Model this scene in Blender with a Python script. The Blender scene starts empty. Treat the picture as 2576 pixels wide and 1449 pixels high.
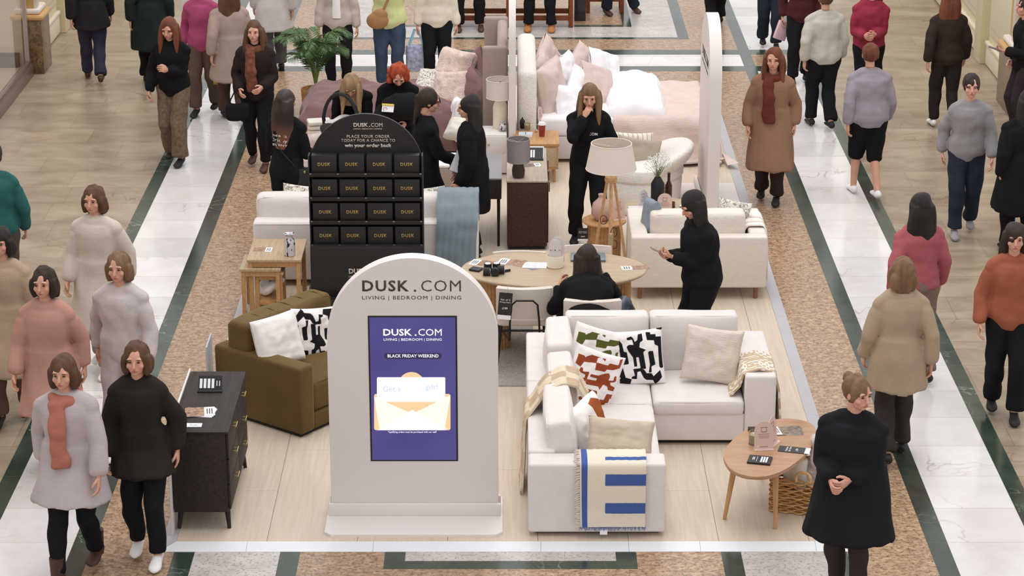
import bpy, bmesh, math, random
import numpy as np
from mathutils import Vector, Matrix, Euler, noise as mnoise
R = math.radians
C = bpy.context.scene.collection
SC = bpy.context.scene
random.seed(7)

# ---------------------------------------------------------------- camera, world, light
CAM_H, PITCH, FPX = 7.5, R(19.2), 6000.0
cd = bpy.data.cameras.new('camera'); cam = bpy.data.objects.new('camera', cd); C.objects.link(cam)
cd.sensor_width = 36.0; cd.lens = FPX / 2576 * 36.0; cd.clip_end = 300
cam.location = (0, 0, CAM_H); cam.rotation_euler = (R(90) - PITCH, 0, -R(0.038))
SC.camera = cam
SC.view_settings.view_transform = 'Standard'; SC.view_settings.look = 'None'
SC.view_settings.exposure = 0.0; SC.view_settings.gamma = 1.0
SC.view_settings.use_curve_mapping = False
wd = bpy.data.worlds.new('world'); SC.world = wd; wd.use_nodes = True
wb = wd.node_tree.nodes['Background']; wb.inputs[0].default_value = (1.0, 0.985, 0.985, 1); wb.inputs[1].default_value = 0.92

def area(name, loc, rot, sx, sy, power, col):
    l = bpy.data.lights.new(name, 'AREA'); l.shape = 'RECTANGLE'; l.size = sx; l.size_y = sy
    l.energy = power; l.color = col
    o = bpy.data.objects.new(name, l); C.objects.link(o); o.location = loc; o.rotation_euler = rot
    return o
area('skylight', (0.5, 25, 13.0), (0, 0, 0), 7.0, 26.0, 1400, (1.0, 0.985, 0.985))
area('shopfront_light', (-9.0, 22, 4.5), (0, R(-60), 0), 3.0, 14.0, 150, (1.0, 0.93, 0.84))

def ray(x, y):
    u = (x - 1284) / FPX; v = (y - 724.5) / FPX
    return u, math.cos(PITCH) - v * math.sin(PITCH), -math.sin(PITCH) - v * math.cos(PITCH)
def at(x, y, z=0.03):
    a, b, c = ray(x, y); t = (z - CAM_H) / c
    return Vector((a * t, b * t, z))
def aty(x, y, Y):
    a, b, c = ray(x, y); t = Y / b
    return Vector((a * t, Y, CAM_H + c * t))

# ---------------------------------------------------------------- materials
MATS = {}
def lin(c):
    return tuple((v / 12.92 if v <= .04045 else ((v + .055) / 1.055) ** 2.4) for v in c)
def rgb(r, g, b): return lin((r / 255, g / 255, b / 255))
def mat(name, col, rough=.8, metal=0, nz=None, bump=None, sheen=0, stint=None, emit=None, trans=0, alpha=1, spec=.5, stretch=None, coat=0):
    """nz=(scale, amount) colour mottling; bump=(scale, strength)"""
    if name in MATS: return MATS[name]
    m = bpy.data.materials.new(name); m.use_nodes = True; nt = m.node_tree; N = nt.nodes; L = nt.links
    b = N['Principled BSDF']
    b.inputs['Base Color'].default_value = (*col, 1); b.inputs['Roughness'].default_value = rough
    b.inputs['Metallic'].default_value = metal; b.inputs['Specular IOR Level'].default_value = spec
    if sheen:
        b.inputs['Sheen Weight'].default_value = sheen; b.inputs['Sheen Roughness'].default_value = .4
        b.inputs['Sheen Tint'].default_value = (*(stint or (1, 1, 1)), 1)
    if coat: b.inputs['Coat Weight'].default_value = coat; b.inputs['Coat Roughness'].default_value = .1
    if emit: b.inputs['Emission Color'].default_value = (*emit[:3], 1); b.inputs['Emission Strength'].default_value = emit[3]
    if trans: b.inputs['Transmission Weight'].default_value = trans; b.inputs['IOR'].default_value = 1.2
    if alpha < 1: b.inputs['Alpha'].default_value = alpha
    tc = N.new('ShaderNodeTexCoord'); src = tc.outputs['Object']
    if stretch:
        mp = N.new('ShaderNodeMapping'); mp.inputs['Scale'].default_value = stretch
        L.new(src, mp.inputs[0]); src = mp.outputs[0]
    if nz:
        n = N.new('ShaderNodeTexNoise'); n.inputs['Scale'].default_value = nz[0]; n.inputs['Detail'].default_value = 4
        L.new(src, n.inputs['Vector'])
        mx = N.new('ShaderNodeMix'); mx.data_type = 'RGBA'
        lo = tuple(c * (1 - nz[1]) for c in col); hi = tuple(min(1, c * (1 + nz[1])) for c in col)
        mx.inputs[6].default_value = (*lo, 1); mx.inputs[7].default_value = (*hi, 1)
        r = N.new('ShaderNodeMapRange'); r.inputs[1].default_value = .3; r.inputs[2].default_value = .7
        L.new(n.outputs[0], r.inputs[0]); L.new(r.outputs[0], mx.inputs[0]); L.new(mx.outputs[2], b.inputs['Base Color'])
    if bump:
        n2 = N.new('ShaderNodeTexNoise'); n2.inputs['Scale'].default_value = bump[0]; n2.inputs['Detail'].default_value = 2
        L.new(src, n2.inputs['Vector'])
        bp = N.new('ShaderNodeBump'); bp.inputs['Strength'].default_value = bump[1]; bp.inputs['Distance'].default_value = .01
        L.new(n2.outputs[0], bp.inputs['Height']); L.new(bp.outputs[0], b.inputs['Normal'])
    MATS[name] = m
    return m
def fabric(name, col, amt=.08, sheen=.2): return mat(name, col, .95, nz=(9, amt), bump=(160, .25), sheen=sheen, spec=.2)
def cloth(name, col): return mat(name, col, .92, nz=(7, .06), bump=(60, .3), spec=.15)

def patmat(name, c0, c1, edge=.002, rough=.9, bump=True):
    """two colours split where the 'pat' distance attribute crosses zero"""
    if name in MATS: return MATS[name]
    m = bpy.data.materials.new(name); m.use_nodes = True; nt = m.node_tree; N = nt.nodes; L = nt.links
    b = N['Principled BSDF']; b.inputs['Roughness'].default_value = rough; b.inputs['Specular IOR Level'].default_value = .2
    a = N.new('ShaderNodeAttribute'); a.attribute_name = 'pat'
    r = N.new('ShaderNodeMapRange'); r.inputs[1].default_value = -edge; r.inputs[2].default_value = edge
    mx = N.new('ShaderNodeMix'); mx.data_type = 'RGBA'; mx.inputs[6].default_value = (*c1, 1); mx.inputs[7].default_value = (*c0, 1)
    L.new(a.outputs['Fac'], r.inputs[0]); L.new(r.outputs[0], mx.inputs[0]); L.new(mx.outputs[2], b.inputs['Base Color'])
    if bump:
        n2 = N.new('ShaderNodeTexNoise'); n2.inputs['Scale'].default_value = 150
        tc = N.new('ShaderNodeTexCoord'); L.new(tc.outputs['Object'], n2.inputs['Vector'])
        bp = N.new('ShaderNodeBump'); bp.inputs['Strength'].default_value = .25; bp.inputs['Distance'].default_value = .01
        L.new(n2.outputs[0], bp.inputs['Height']); L.new(bp.outputs[0], b.inputs['Normal'])
    MATS[name] = m
    return m

def stone(name, c_lo, c_hi, scale, rough, vein=None, joint=None, row=.6, off=.27, blen=None, dark=.62, speck=None, stretch=(1, 1, 1), vscale=1.1):
    m = bpy.data.materials.new(name); m.use_nodes = True; nt = m.node_tree; N = nt.nodes; L = nt.links
    b = N['Principled BSDF']; b.inputs['Roughness'].default_value = rough
    tc = N.new('ShaderNodeTexCoord'); src = tc.outputs['Object']
    def nod(t, **k):
        n = N.new(t)
        for a_, v_ in k.items(): setattr(n, a_, v_)
        return n
    def mth(op, a_, b_=None):
        n = nod('ShaderNodeMath', operation=op)
        for i, v_ in enumerate((a_, b_)):
            if v_ is None: continue
            if isinstance(v_, (int, float)): n.inputs[i].default_value = v_
            else: L.new(v_, n.inputs[i])
        return n.outputs[0]
    mp = nod('ShaderNodeMapping'); mp.inputs['Scale'].default_value = stretch; L.new(src, mp.inputs[0])
    n1 = nod('ShaderNodeTexNoise'); n1.inputs['Scale'].default_value = scale; n1.inputs['Detail'].default_value = 6; n1.inputs['Roughness'].default_value = .62
    n1.inputs['Distortion'].default_value = .6
    L.new(mp.outputs[0], n1.inputs['Vector'])
    r = nod('ShaderNodeMapRange'); r.inputs[1].default_value = .32; r.inputs[2].default_value = .68; L.new(n1.outputs[0], r.inputs[0])
    mx = nod('ShaderNodeMix', data_type='RGBA'); mx.inputs[6].default_value = (*c_lo, 1); mx.inputs[7].default_value = (*c_hi, 1)
    L.new(r.outputs[0], mx.inputs[0]); out = mx.outputs[2]
    sx = nod('ShaderNodeSeparateXYZ'); L.new(src, sx.inputs[0])
    ty = mth('DIVIDE', mth('SUBTRACT', sx.outputs[1], off), row); iy = mth('FLOOR', ty)
    if blen:
        wn = nod('ShaderNodeTexWhiteNoise', noise_dimensions='1D'); L.new(iy, wn.inputs['W'])
        tx = mth('ADD', mth('DIVIDE', sx.outputs[0], blen), wn.outputs[0])
    else:
        tx = mth('DIVIDE', sx.outputs[0], 50.0)
    ix = mth('FLOOR', tx)
    if joint or blen:                                     # every slab has its own tone
        cb = nod('ShaderNodeCombineXYZ'); L.new(ix, cb.inputs[0]); L.new(iy, cb.inputs[1])
        w2 = nod('ShaderNodeTexWhiteNoise', noise_dimensions='3D'); L.new(cb.outputs[0], w2.inputs['Vector'])
        r2 = nod('ShaderNodeMapRange'); r2.inputs[3].default_value = .88; r2.inputs[4].default_value = 1.08; L.new(w2.outputs[0], r2.inputs[0])
        ml = nod('ShaderNodeVectorMath', operation='SCALE'); L.new(out, ml.inputs[0]); L.new(r2.outputs[0], ml.inputs['Scale']); out = ml.outputs[0]
    if vein:
        vn = nod('ShaderNodeTexNoise'); vn.inputs['Scale'].default_value = vscale; vn.inputs['Detail'].default_value = 7; vn.inputs['Distortion'].default_value = 1.2
        vadd = nod('ShaderNodeVectorMath', operation='ADD'); L.new(src, vadd.inputs[0])
        cb3 = nod('ShaderNodeCombineXYZ'); L.new(mth('MULTIPLY', iy, 3.7), cb3.inputs[2]); L.new(cb3.outputs[0], vadd.inputs[1])
        L.new(vadd.outputs[0], vn.inputs['Vector'])
        d = mth('ABSOLUTE', mth('SUBTRACT', vn.outputs[0], .5))
        vr = nod('ShaderNodeMapRange'); vr.inputs[1].default_value = 0; vr.inputs[2].default_value = .012; vr.inputs[3].default_value = 1; vr.inputs[4].default_value = 0; L.new(d, vr.inputs[0])
        gn = nod('ShaderNodeTexNoise'); gn.inputs['Scale'].default_value = .9; L.new(vadd.outputs[0], gn.inputs['Vector'])
        gr = nod('ShaderNodeMapRange'); gr.inputs[1].default_value = .5; gr.inputs[2].default_value = .66; L.new(gn.outputs[0], gr.inputs[0])
        vm = nod('ShaderNodeMix', data_type='RGBA'); vm.inputs[7].default_value = (*vein, 1); L.new(out, vm.inputs[6])
        L.new(mth('MULTIPLY', mth('MULTIPLY', vr.outputs[0], gr.outputs[0]), .75), vm.inputs[0]); out = vm.outputs[2]
    if speck:
        vo = nod('ShaderNodeTexNoise'); vo.inputs['Scale'].default_value = 42; vo.inputs['Detail'].default_value = 3; L.new(src, vo.inputs['Vector'])
        sr = nod('ShaderNodeMapRange'); sr.inputs[1].default_value = .54; sr.inputs[2].default_value = .62; L.new(vo.outputs[0], sr.inputs[0])
        sm = nod('ShaderNodeMix', data_type='RGBA'); sm.inputs[7].default_value = (*speck, 1); L.new(out, sm.inputs[6])
        L.new(mth('MULTIPLY', sr.outputs[0], .7), sm.inputs[0]); out = sm.outputs[2]
    if joint:
        fy = mth('FRACT', ty); ey = mth('LESS_THAN', mth('MULTIPLY', mth('MINIMUM', fy, mth('SUBTRACT', 1.0, fy)), row), .004)
        e = ey
        if blen:
            fx = mth('FRACT', tx); ex = mth('LESS_THAN', mth('MULTIPLY', mth('MINIMUM', fx, mth('SUBTRACT', 1.0, fx)), blen), .003)
            e = mth('MAXIMUM', ey, ex)
        jm = nod('ShaderNodeMix', data_type='RGBA'); jm.inputs[7].default_value = (*joint, 1); L.new(out, jm.inputs[6])
        L.new(mth('MULTIPLY', e, .55), jm.inputs[0]); out = jm.outputs[2]
    L.new(out, b.inputs['Base Color'])
    MATS[name] = m
    return m

def wood(name, c_lo, c_hi, rough=.5, scale=(30, 2, 30), coat=0):
    if name in MATS: return MATS[name]
    m = bpy.data.materials.new(name); m.use_nodes = True; nt = m.node_tree; N = nt.nodes; L = nt.links
    b = N['Principled BSDF']; b.inputs['Roughness'].default_value = rough; b.inputs['Specular IOR Level'].default_value = .3
    tc = N.new('ShaderNodeTexCoord'); mp = N.new('ShaderNodeMapping'); mp.inputs['Scale'].default_value = scale
    L.new(tc.outputs['Object'], mp.inputs[0])
    n = N.new('ShaderNodeTexNoise'); n.inputs['Scale'].default_value = 1.6; n.inputs['Detail'].default_value = 5; n.inputs['Distortion'].default_value = .4
    L.new(mp.outputs[0], n.inputs['Vector'])
    r = N.new('ShaderNodeMapRange'); r.inputs[1].default_value = .3; r.inputs[2].default_value = .7; L.new(n.outputs[0], r.inputs[0])
    mx = N.new('ShaderNodeMix'); mx.data_type = 'RGBA'; mx.inputs[6].default_value = (*c_lo, 1); mx.inputs[7].default_value = (*c_hi, 1)
    L.new(r.outputs[0], mx.inputs[0]); L.new(mx.outputs[2], b.inputs['Base Color'])
    if coat: b.inputs['Coat Weight'].default_value = coat
    MATS[name] = m
    return m

# ---------------------------------------------------------------- mesh helpers
def finish(bm, name, m, parent=None, smooth=True, loc=None, angle=40):
    me = bpy.data.meshes.new(name); bmesh.ops.recalc_face_normals(bm, faces=bm.faces[:])
    bm.to_mesh(me); bm.free()
    if smooth:
        me.shade_smooth(); me.set_sharp_from_angle(angle=R(angle))
    for mm in (m if isinstance(m, (list, tuple)) else [m]): me.materials.append(mm)
    o = bpy.data.objects.new(name, me); C.objects.link(o)
    if parent: o.parent = parent
    if loc: o.location = loc
    return o
def meshobj(name, me, m, parent=None):
    me.materials.clear()
    for mm in (m if isinstance(m, (list, tuple)) else [m]): me.materials.append(mm)
    o = bpy.data.objects.new(name, me); C.objects.link(o)
    if parent: o.parent = parent
    return o
def thing(name, label, cat, loc=(0, 0, 0), rz=0, group=None):
    o = bpy.data.objects.new(name, None); C.objects.link(o); o.location = loc; o.rotation_euler = (0, 0, rz)
    o.empty_display_size = .1
    return tag(o, label, cat, group)
def tag(o, label, cat, group=None, kind=None):
    o['label'] = label; o['category'] = cat
    if group: o['group'] = group
    if kind: o['kind'] = kind
    return o
def struct(o): o['kind'] = 'structure'; return o
def NB(): return bmesh.new()
def box(bm, c, s, bev=0, rot=None, seg=2):
    r = bmesh.ops.create_cube(bm, size=1); vs = r['verts']
    bmesh.ops.scale(bm, vec=s, verts=vs)
    if bev:
        es = list({e for v in vs for e in v.link_edges})
        g = bmesh.ops.bevel(bm, geom=es, offset=min(bev, min(s) * .49), segments=seg, profile=.5, affect='EDGES')
        vs = list({v for f in g['faces'] for v in f.verts} | {v for v in vs if v.is_valid})
    if rot is not None: bmesh.ops.rotate(bm, matrix=Euler(rot).to_matrix(), verts=vs)
    bmesh.ops.translate(bm, vec=c, verts=vs)
    return vs
def bx(bm, x0, x1, y0, y1, z0, z1, bev=0, seg=2):
    return box(bm, ((x0 + x1) / 2, (y0 + y1) / 2, (z0 + z1) / 2), (abs(x1 - x0), abs(y1 - y0), abs(z1 - z0)), bev, seg=seg)
def frames(pts, side=None):
    out = []; n = len(pts); prev = None
    for i, p in enumerate(pts):
        t = (pts[min(i + 1, n - 1)] - pts[max(i - 1, 0)])
        t = t.normalized() if t.length > 1e-9 else Vector((0, 0, 1))
        s = side if side is not None else (prev if prev is not None else (Vector((1, 0, 0)) if abs(t.x) < .8 else Vector((0, 1, 0))))
        s = (s - t * s.dot(t))
        s = s.normalized() if s.length > 1e-6 else t.orthogonal().normalized()
        prev = s; out.append((t, s, t.cross(s)))
    return out
def tube(bm, pts, rads, n=10, side=None, caps=True):
    pts = [Vector(p) for p in pts]; fr = frames(pts, side); rings = []
    if not isinstance(rads, (list, tuple)): rads = [rads] * len(pts)
    for p, rr, (t, s, b) in zip(pts, rads, fr):
        a, c = rr if isinstance(rr, (tuple, list)) else (rr, rr)
        rings.append([bm.verts.new(p + s * (a * math.cos(2 * math.pi * k / n)) + b * (c * math.sin(2 * math.pi * k / n))) for k in range(n)])
    for r0, r1 in zip(rings, rings[1:]):
        for k in range(n): bm.faces.new((r0[k], r0[(k + 1) % n], r1[(k + 1) % n], r1[k]))
    if caps:
        bm.faces.new(rings[0][::-1]); bm.faces.new(rings[-1])
    return [v for r in rings for v in r]
def lathe(bm, prof, n=24, c=(0, 0, 0), flute=None, sx=1, sy=1):
    rings = []
    for r, z in prof:
        ring = []
        for k in range(n):
            a = 2 * math.pi * k / n; rr = r * (1 + (flute if flute and k % 2 else 0))
            ring.append(bm.verts.new((c[0] + rr * math.cos(a) * sx, c[1] + rr * math.sin(a) * sy, c[2] + z)))
        rings.append(ring)
    for r0, r1 in zip(rings, rings[1:]):
        for k in range(n): bm.faces.new((r0[k], r0[(k + 1) % n], r1[(k + 1) % n], r1[k]))
    bm.faces.new(rings[0][::-1]); bm.faces.new(rings[-1])
def prism(bm, pts2, y0, y1, axis='Y'):
    """extrude an outline; axis Y: points are (x,z); axis X: (y,z); axis Z: (x,y)"""
    def mk(p, d): return {'Y': (p[0], d, p[1]), 'X': (d, p[0], p[1]), 'Z': (p[0], p[1], d)}[axis]
    a = [bm.verts.new(mk(p, y0)) for p in pts2]; b = [bm.verts.new(mk(p, y1)) for p in pts2]
    bm.faces.new(a); bm.faces.new(b[::-1]); n = len(pts2)
    for k in range(n): bm.faces.new((a[k], b[k], b[(k + 1) % n], a[(k + 1) % n]))
def arch(w, h, n=32, z0=0):
    r = w / 2
    return [(-r, z0), (r, z0)] + [(r * math.cos(math.pi * k / n), h - r + r * math.sin(math.pi * k / n)) for k in range(n + 1)]
def ellipsoid(bm, c, r, rot=None, u=16, v=10):
    g = bmesh.ops.create_uvsphere(bm, u_segments=u, v_segments=v, radius=1); vs = g['verts']
    bmesh.ops.scale(bm, vec=r, verts=vs)
    if rot is not None: bmesh.ops.rotate(bm, matrix=Euler(rot).to_matrix(), verts=vs)
    bmesh.ops.translate(bm, vec=c, verts=vs); return vs
def remesh(bm, voxel, name='m', noise=None, smooth=2, keep=None):
    me = bpy.data.meshes.new('tmp'); bmesh.ops.recalc_face_normals(bm, faces=bm.faces[:]); bm.to_mesh(me); bm.free()
    o = bpy.data.objects.new('tmp', me); C.objects.link(o)
    md = o.modifiers.new('r', 'REMESH'); md.mode = 'VOXEL'; md.voxel_size = voxel; md.use_smooth_shade = True
    if smooth:
        s = o.modifiers.new('s', 'SMOOTH'); s.iterations = smooth; s.factor = .6
    dg = bpy.context.evaluated_depsgraph_get(); ev = o.evaluated_get(dg)
    res = bpy.data.meshes.new_from_object(ev); res.name = name
    bpy.data.objects.remove(o); bpy.data.meshes.remove(me)
    if noise:
        f, a = noise[:2]; st = noise[2] if len(noise) > 2 else (1, 1, 1); off = Vector((random.random() * 9, random.random() * 9, 0))
        nr = [v.normal.copy() for v in res.vertices]
        for v, nn in zip(res.vertices, nr):
            q = Vector((v.co.x * st[0], v.co.y * st[1], v.co.z * st[2])) * f + off
            v.co += nn * (mnoise.noise(q) * a + (0 if name == 'hair' else a * .4))
        res.update()
    res.shade_smooth()
    return res
def text(s, w, h, m, parent, loc, rot=(R(90), 0, 0), bold=0, name='lettering', depth=.0012, space=1.0, shear=0):
    cu = bpy.data.curves.new('t', 'FONT'); cu.body = s; cu.size = 1; cu.extrude = 0; cu.offset = bold; cu.resolution_u = 2
    cu.space_character = space; cu.shear = shear
    o = bpy.data.objects.new('t', cu); C.objects.link(o)
    dg = bpy.context.evaluated_depsgraph_get(); me = bpy.data.meshes.new_from_object(o.evaluated_get(dg))
    bpy.data.objects.remove(o); bpy.data.curves.remove(cu)
    n = len(me.vertices); a = np.zeros(n * 3); me.vertices.foreach_get('co', a); a = a.reshape(-1, 3)
    lo = a.min(0); hi = a.max(0); a[:, 0] = (a[:, 0] - lo[0]) / (hi[0] - lo[0]) * w - w / 2
    k = h / (hi[1] - lo[1]) if h else w / (hi[0] - lo[0]); a[:, 1] = (a[:, 1] - (lo[1] + hi[1]) / 2) * k; a[:, 2] = 0
    me.vertices.foreach_set('co', a.ravel()); me.update()
    bm = NB(); bm.from_mesh(me); bpy.data.meshes.remove(me)
    g = bmesh.ops.extrude_face_region(bm, geom=bm.faces[:]); bmesh.ops.translate(bm, vec=(0, 0, depth), verts=[v for v in g['geom'] if isinstance(v, bmesh.types.BMVert)])
    ob = finish(bm, name, m, parent, smooth=False); ob.location = loc; ob.rotation_euler = rot
    return ob
def copy_tree(o, parent=None):
    c = o.copy(); C.objects.link(c)
    if parent: c.parent = parent
    for ch in [x for x in C.objects if x.parent == o]: copy_tree(ch, c)
    return c

# signed distance of polygon set (positive outside)
def poly_sdf(P, polys):
    best = np.full(len(P), 9.0)
    for poly in polys:
        poly = np.array(poly, float); n = len(poly); d = np.full(len(P), 9e9); ins = np.zeros(len(P), bool)
        for i in range(n):
            a, b = poly[i], poly[(i + 1) % n]; e = b - a; w = P - a
            t = np.clip((w @ e) / (e @ e + 1e-12), 0, 1); q = w - t[:, None] * e
            d = np.minimum(d, (q ** 2).sum(1))
            c = ((a[1] <= P[:, 1]) & (b[1] > P[:, 1])) | ((b[1] <= P[:, 1]) & (a[1] > P[:, 1]))
            with np.errstate(divide='ignore', invalid='ignore'):
                xx = a[0] + (P[:, 1] - a[1]) / (b[1] - a[1] + 1e-12) * e[0]
            ins ^= c & (P[:, 0] < xx)
        d = np.sqrt(d); d[ins] *= -1; best = np.minimum(best, d)
    return best
def rects(*rs): return [[(a, b), (c, b), (c, d), (a, d)] for a, b, c, d in rs]

def cushion(name, m, w, h, t, parent=None, pat=None, n=26, crumple=.012, sag=0, seed=0, pinch=.06, label=None):
    """soft square cushion in local XY, thickness Z; pat: function of Nx2 (0..1) -> signed distance"""
    vs = []; fs = []; uv = []
    for side in (1, -1):
        for j in range(n + 1):
            for i in range(n + 1):
                u = i / n * 2 - 1; v = j / n * 2 - 1
                k = max(0, (1 - u ** 4)) ** .5 * max(0, (1 - v ** 4)) ** .5
                px = u * (1 - pinch * (1 - v * v) * abs(u)); py = v * (1 - pinch * (1 - u * u) * abs(v))
                z = side * (t / 2) * (k ** .8)
                nn = mnoise.noise(Vector((u * 1.7 + seed, v * 1.7, side * .6 + seed))) * crumple + mnoise.noise(Vector((u * 4 + seed, v * 4, side + seed))) * crumple * .45
                z += nn * (.25 + k) * side
                vs.append((px * w / 2, py * h / 2 - sag * (1 - abs(u)) * max(0, v) * .3, z + nn * .5)); uv.append(((u + 1) / 2, (v + 1) / 2))
    N1 = (n + 1) ** 2
    for s in (0, 1):
        for j in range(n):
            for i in range(n):
                a = s * N1 + j * (n + 1) + i; q = (a, a + 1, a + n + 2, a + n + 1)
                fs.append(q if s == 0 else q[::-1])
    me = bpy.data.meshes.new(name); me.from_pydata(vs, [], fs)
    if pat:
        d = pat(np.array(uv)); at_ = me.attributes.new('pat', 'FLOAT', 'POINT'); at_.data.foreach_set('value', d.astype(np.float32))
    bm = NB(); bm.from_mesh(me); bpy.data.meshes.remove(me)
    bmesh.ops.remove_doubles(bm, verts=bm.verts[:], dist=1e-5)
    o = finish(bm, name, m, parent, angle=170)
    return o
def pose(o, loc, heading=0, tilt=0, roll=0):
    """stand a flat local-XY thing up; heading 0 faces the camera side (-Y); tilt leans it back"""
    M = Matrix.Rotation(R(heading), 4, 'Z') @ Matrix.Rotation(R(90 - tilt), 4, 'X') @ Matrix.Rotation(R(roll), 4, 'Z')
    o.rotation_euler = M.to_euler(); o.location = loc; return o

def sheet(name, m, rows, parent=None, thick=.012, pat=None, wob=.004, seed=0):
    """cloth laid along given rows of points (list of rows of Vectors), given thickness"""
    nr = len(rows); nc = len(rows[0]); vs = []; uv = []
    for j, row in enumerate(rows):
        for i, p in enumerate(row):
            p = Vector(p); vs.append(p); uv.append((i / (nc - 1), j / (nr - 1)))
    fs = [(j * nc + i, j * nc + i + 1, (j + 1) * nc + i + 1, (j + 1) * nc + i) for j in range(nr - 1) for i in range(nc - 1)]
    me = bpy.data.meshes.new(name); me.from_pydata(vs, [], fs); me.update()
    for v in me.vertices: v.co += v.normal * (mnoise.noise(v.co * 9 + Vector((seed, 0, 0))) * wob)
    if pat:
        d = pat(np.array(uv)); at_ = me.attributes.new('pat', 'FLOAT', 'POINT'); at_.data.foreach_set('value', d.astype(np.float32))
    bm = NB(); bm.from_mesh(me); bpy.data.meshes.remove(me)
    bm.normal_update(); top = bm.faces[:]
    ex = bmesh.ops.solidify(bm, geom=top, thickness=thick)
    return finish(bm, name, m, parent, angle=60)
def polyline_rows(path, width_vec, nc, nsub=6, fan=0, wave=0, seed=0):
    """rows across width_vec for a draped strip following path (rounded polyline)"""
    path = [Vector(p) for p in path]; pts = []
    for a, b in zip(path, path[1:]):
        for k in range(nsub): pts.append(a.lerp(b, k / nsub))
    pts.append(path[-1])
    for _ in range(2): pts = [pts[0]] + [(pts[i - 1] + pts[i] * 2 + pts[i + 1]) / 4 for i in range(1, len(pts) - 1)] + [pts[-1]]
    w = Vector(width_vec); fr = frames(pts, side=w.normalized()); rows = []
    for j, p in enumerate(pts):
        f = 1 + fan * j / len(pts); row = []
        for i in range(nc):
            s = i / (nc - 1) - .5
            row.append(p + w * (s * f) + fr[j][2] * (wave * math.sin(i * 1.3 + seed + j * .12)))
        rows.append(row)
    return rows
# ---------------------------------------------------------------- palette
W_SOFA = fabric('ivory_upholstery', rgb(226, 218, 215), .03)
W_WOOL = mat('ivory_boucle', rgb(236, 230, 222), .95, nz=(30, .05), bump=(90, .7), sheen=.3, spec=.1)
CREAM = fabric('cream_linen', rgb(226, 218, 206), .04)
LINEN = mat('oat_linen', rgb(206, 190, 170), .95, nz=(14, .06), bump=(140, .5), spec=.1, stretch=(1, 3, 1))
WHITE = fabric('white_cotton', rgb(240, 238, 238), .02)
SATIN = mat('white_bedding', rgb(243, 241, 244), .7, nz=(5, .02), bump=(30, .15), spec=.2)
BLUSH = mat('blush_bedding', rgb(214, 194, 186), .85, nz=(6, .04), bump=(40, .3), spec=.15)
MAUVE = mat('mauve_bedding', rgb(128, 98, 98), .9, nz=(5, .06), bump=(40, .25), sheen=.2, spec=.15)
TAUPE = fabric('taupe_upholstery', rgb(165, 148, 138), .03)
VELVET = mat('olive_velvet', rgb(98, 76, 48), .75, nz=(4, .12), bump=(25, .12), sheen=.8, stint=rgb(160, 160, 90), spec=.15)
OAK = wood('pale_oak', rgb(166, 142, 112), rgb(190, 166, 136))
OAK_M = wood('honey_oak', rgb(168, 126, 82), rgb(196, 152, 104))
OAK_T = wood('table_oak', rgb(172, 150, 124), rgb(186, 166, 140), scale=(2, 26, 26))
BEECH = wood('beech', rgb(196, 150, 104), rgb(214, 172, 128), rough=.4, scale=(20, 4, 20))
WALNUT = wood('black_walnut', rgb(33, 27, 25), rgb(54, 44, 40), rough=.6, scale=(24, 2, 24))
TEAK = wood('teak', rgb(112, 60, 34), rgb(140, 80, 48))
BROWN_W = wood('dark_brown_wood', rgb(48, 32, 26), rgb(74, 50, 38))
BRASS = mat('brass', rgb(196, 176, 120), .3, metal=1)
CHROME = mat('brushed_metal', rgb(190, 190, 192), .35, metal=1)
BLACK = mat('matt_black', rgb(24, 24, 24), .65)
BLACK_C = mat('black_card', rgb(29, 28, 29), .5)
BLACK_M = mat('black_metal', rgb(28, 26, 26), .4, metal=.3)
PAINT = mat('greige_paint', rgb(226, 218, 215), .55, bump=(60, .03))
PAPER = mat('white_paper', rgb(240, 240, 244), .6)
PINK = mat('pink_card', rgb(216, 188, 180), .4)
GOLD = mat('gold_foil', rgb(190, 158, 88), .45, metal=.2)
CREAMT = mat('cream_print', rgb(214, 202, 190), .6)
INK = mat('brown_ink', rgb(74, 58, 54), .6)
CERAM = mat('cream_ceramic', rgb(232, 222, 202), .45)
PINKC = mat('pink_ceramic', rgb(196, 160, 148), .5)
SHADE = mat('lamp_shade_linen', rgb(222, 210, 200), .9, bump=(200, .2), spec=.1)
SHADE_IN = mat('lamp_shade_lining', rgb(206, 200, 196), .9)
SKIN = mat('skin', rgb(206, 154, 130), .55, nz=(14, .05)); SKIN2 = mat('skin_rosy', rgb(214, 158, 140), .55, nz=(14, .05))
PALESTONE = None

# ---------------------------------------------------------------- mall floor
BEIGE = stone('travertine', rgb(140, 122, 102), rgb(174, 158, 138), 2.1, .3, vein=rgb(108, 86, 64), joint=rgb(100, 84, 68), blen=1.15, stretch=(.8, 1.5, 1), vscale=1.3)
GRAN = stone('brown_granite', rgb(132, 100, 76), rgb(200, 170, 138), 15, .3, joint=rgb(120, 98, 76), row=3.0, off=.87, speck=rgb(92, 72, 54), stretch=(1, 1.6, 1))
MARB = stone('white_marble', rgb(216, 212, 210), rgb(230, 227, 226), 2.2, .16, vein=rgb(150, 136, 130), joint=rgb(176, 168, 162))
GREEN = stone('green_marble', rgb(38, 52, 44), rgb(66, 78, 68), 2.4, .18, vein=rgb(150, 165, 155), joint=rgb(90, 95, 88), row=1.2, vscale=2.2)
GREYM = stone('grey_marble', rgb(184, 174, 170), rgb(208, 200, 196), 5, .25, joint=rgb(150, 145, 140), blen=1.9, stretch=(1, 1, 1), speck=rgb(150, 142, 138))
def slab(name, x0, x1, y0, y1, z, m):
    bm = NB(); bx(bm, x0, x1, y0, y1, z - .02, z); return struct(finish(bm, name, m, smooth=False))
struct(slab('floor', -14, 14, 4, 48, 0, BEIGE))
slab('floor_granite', -3.95, 3.95, 4.01, 47.9, .0008, GRAN)
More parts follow.
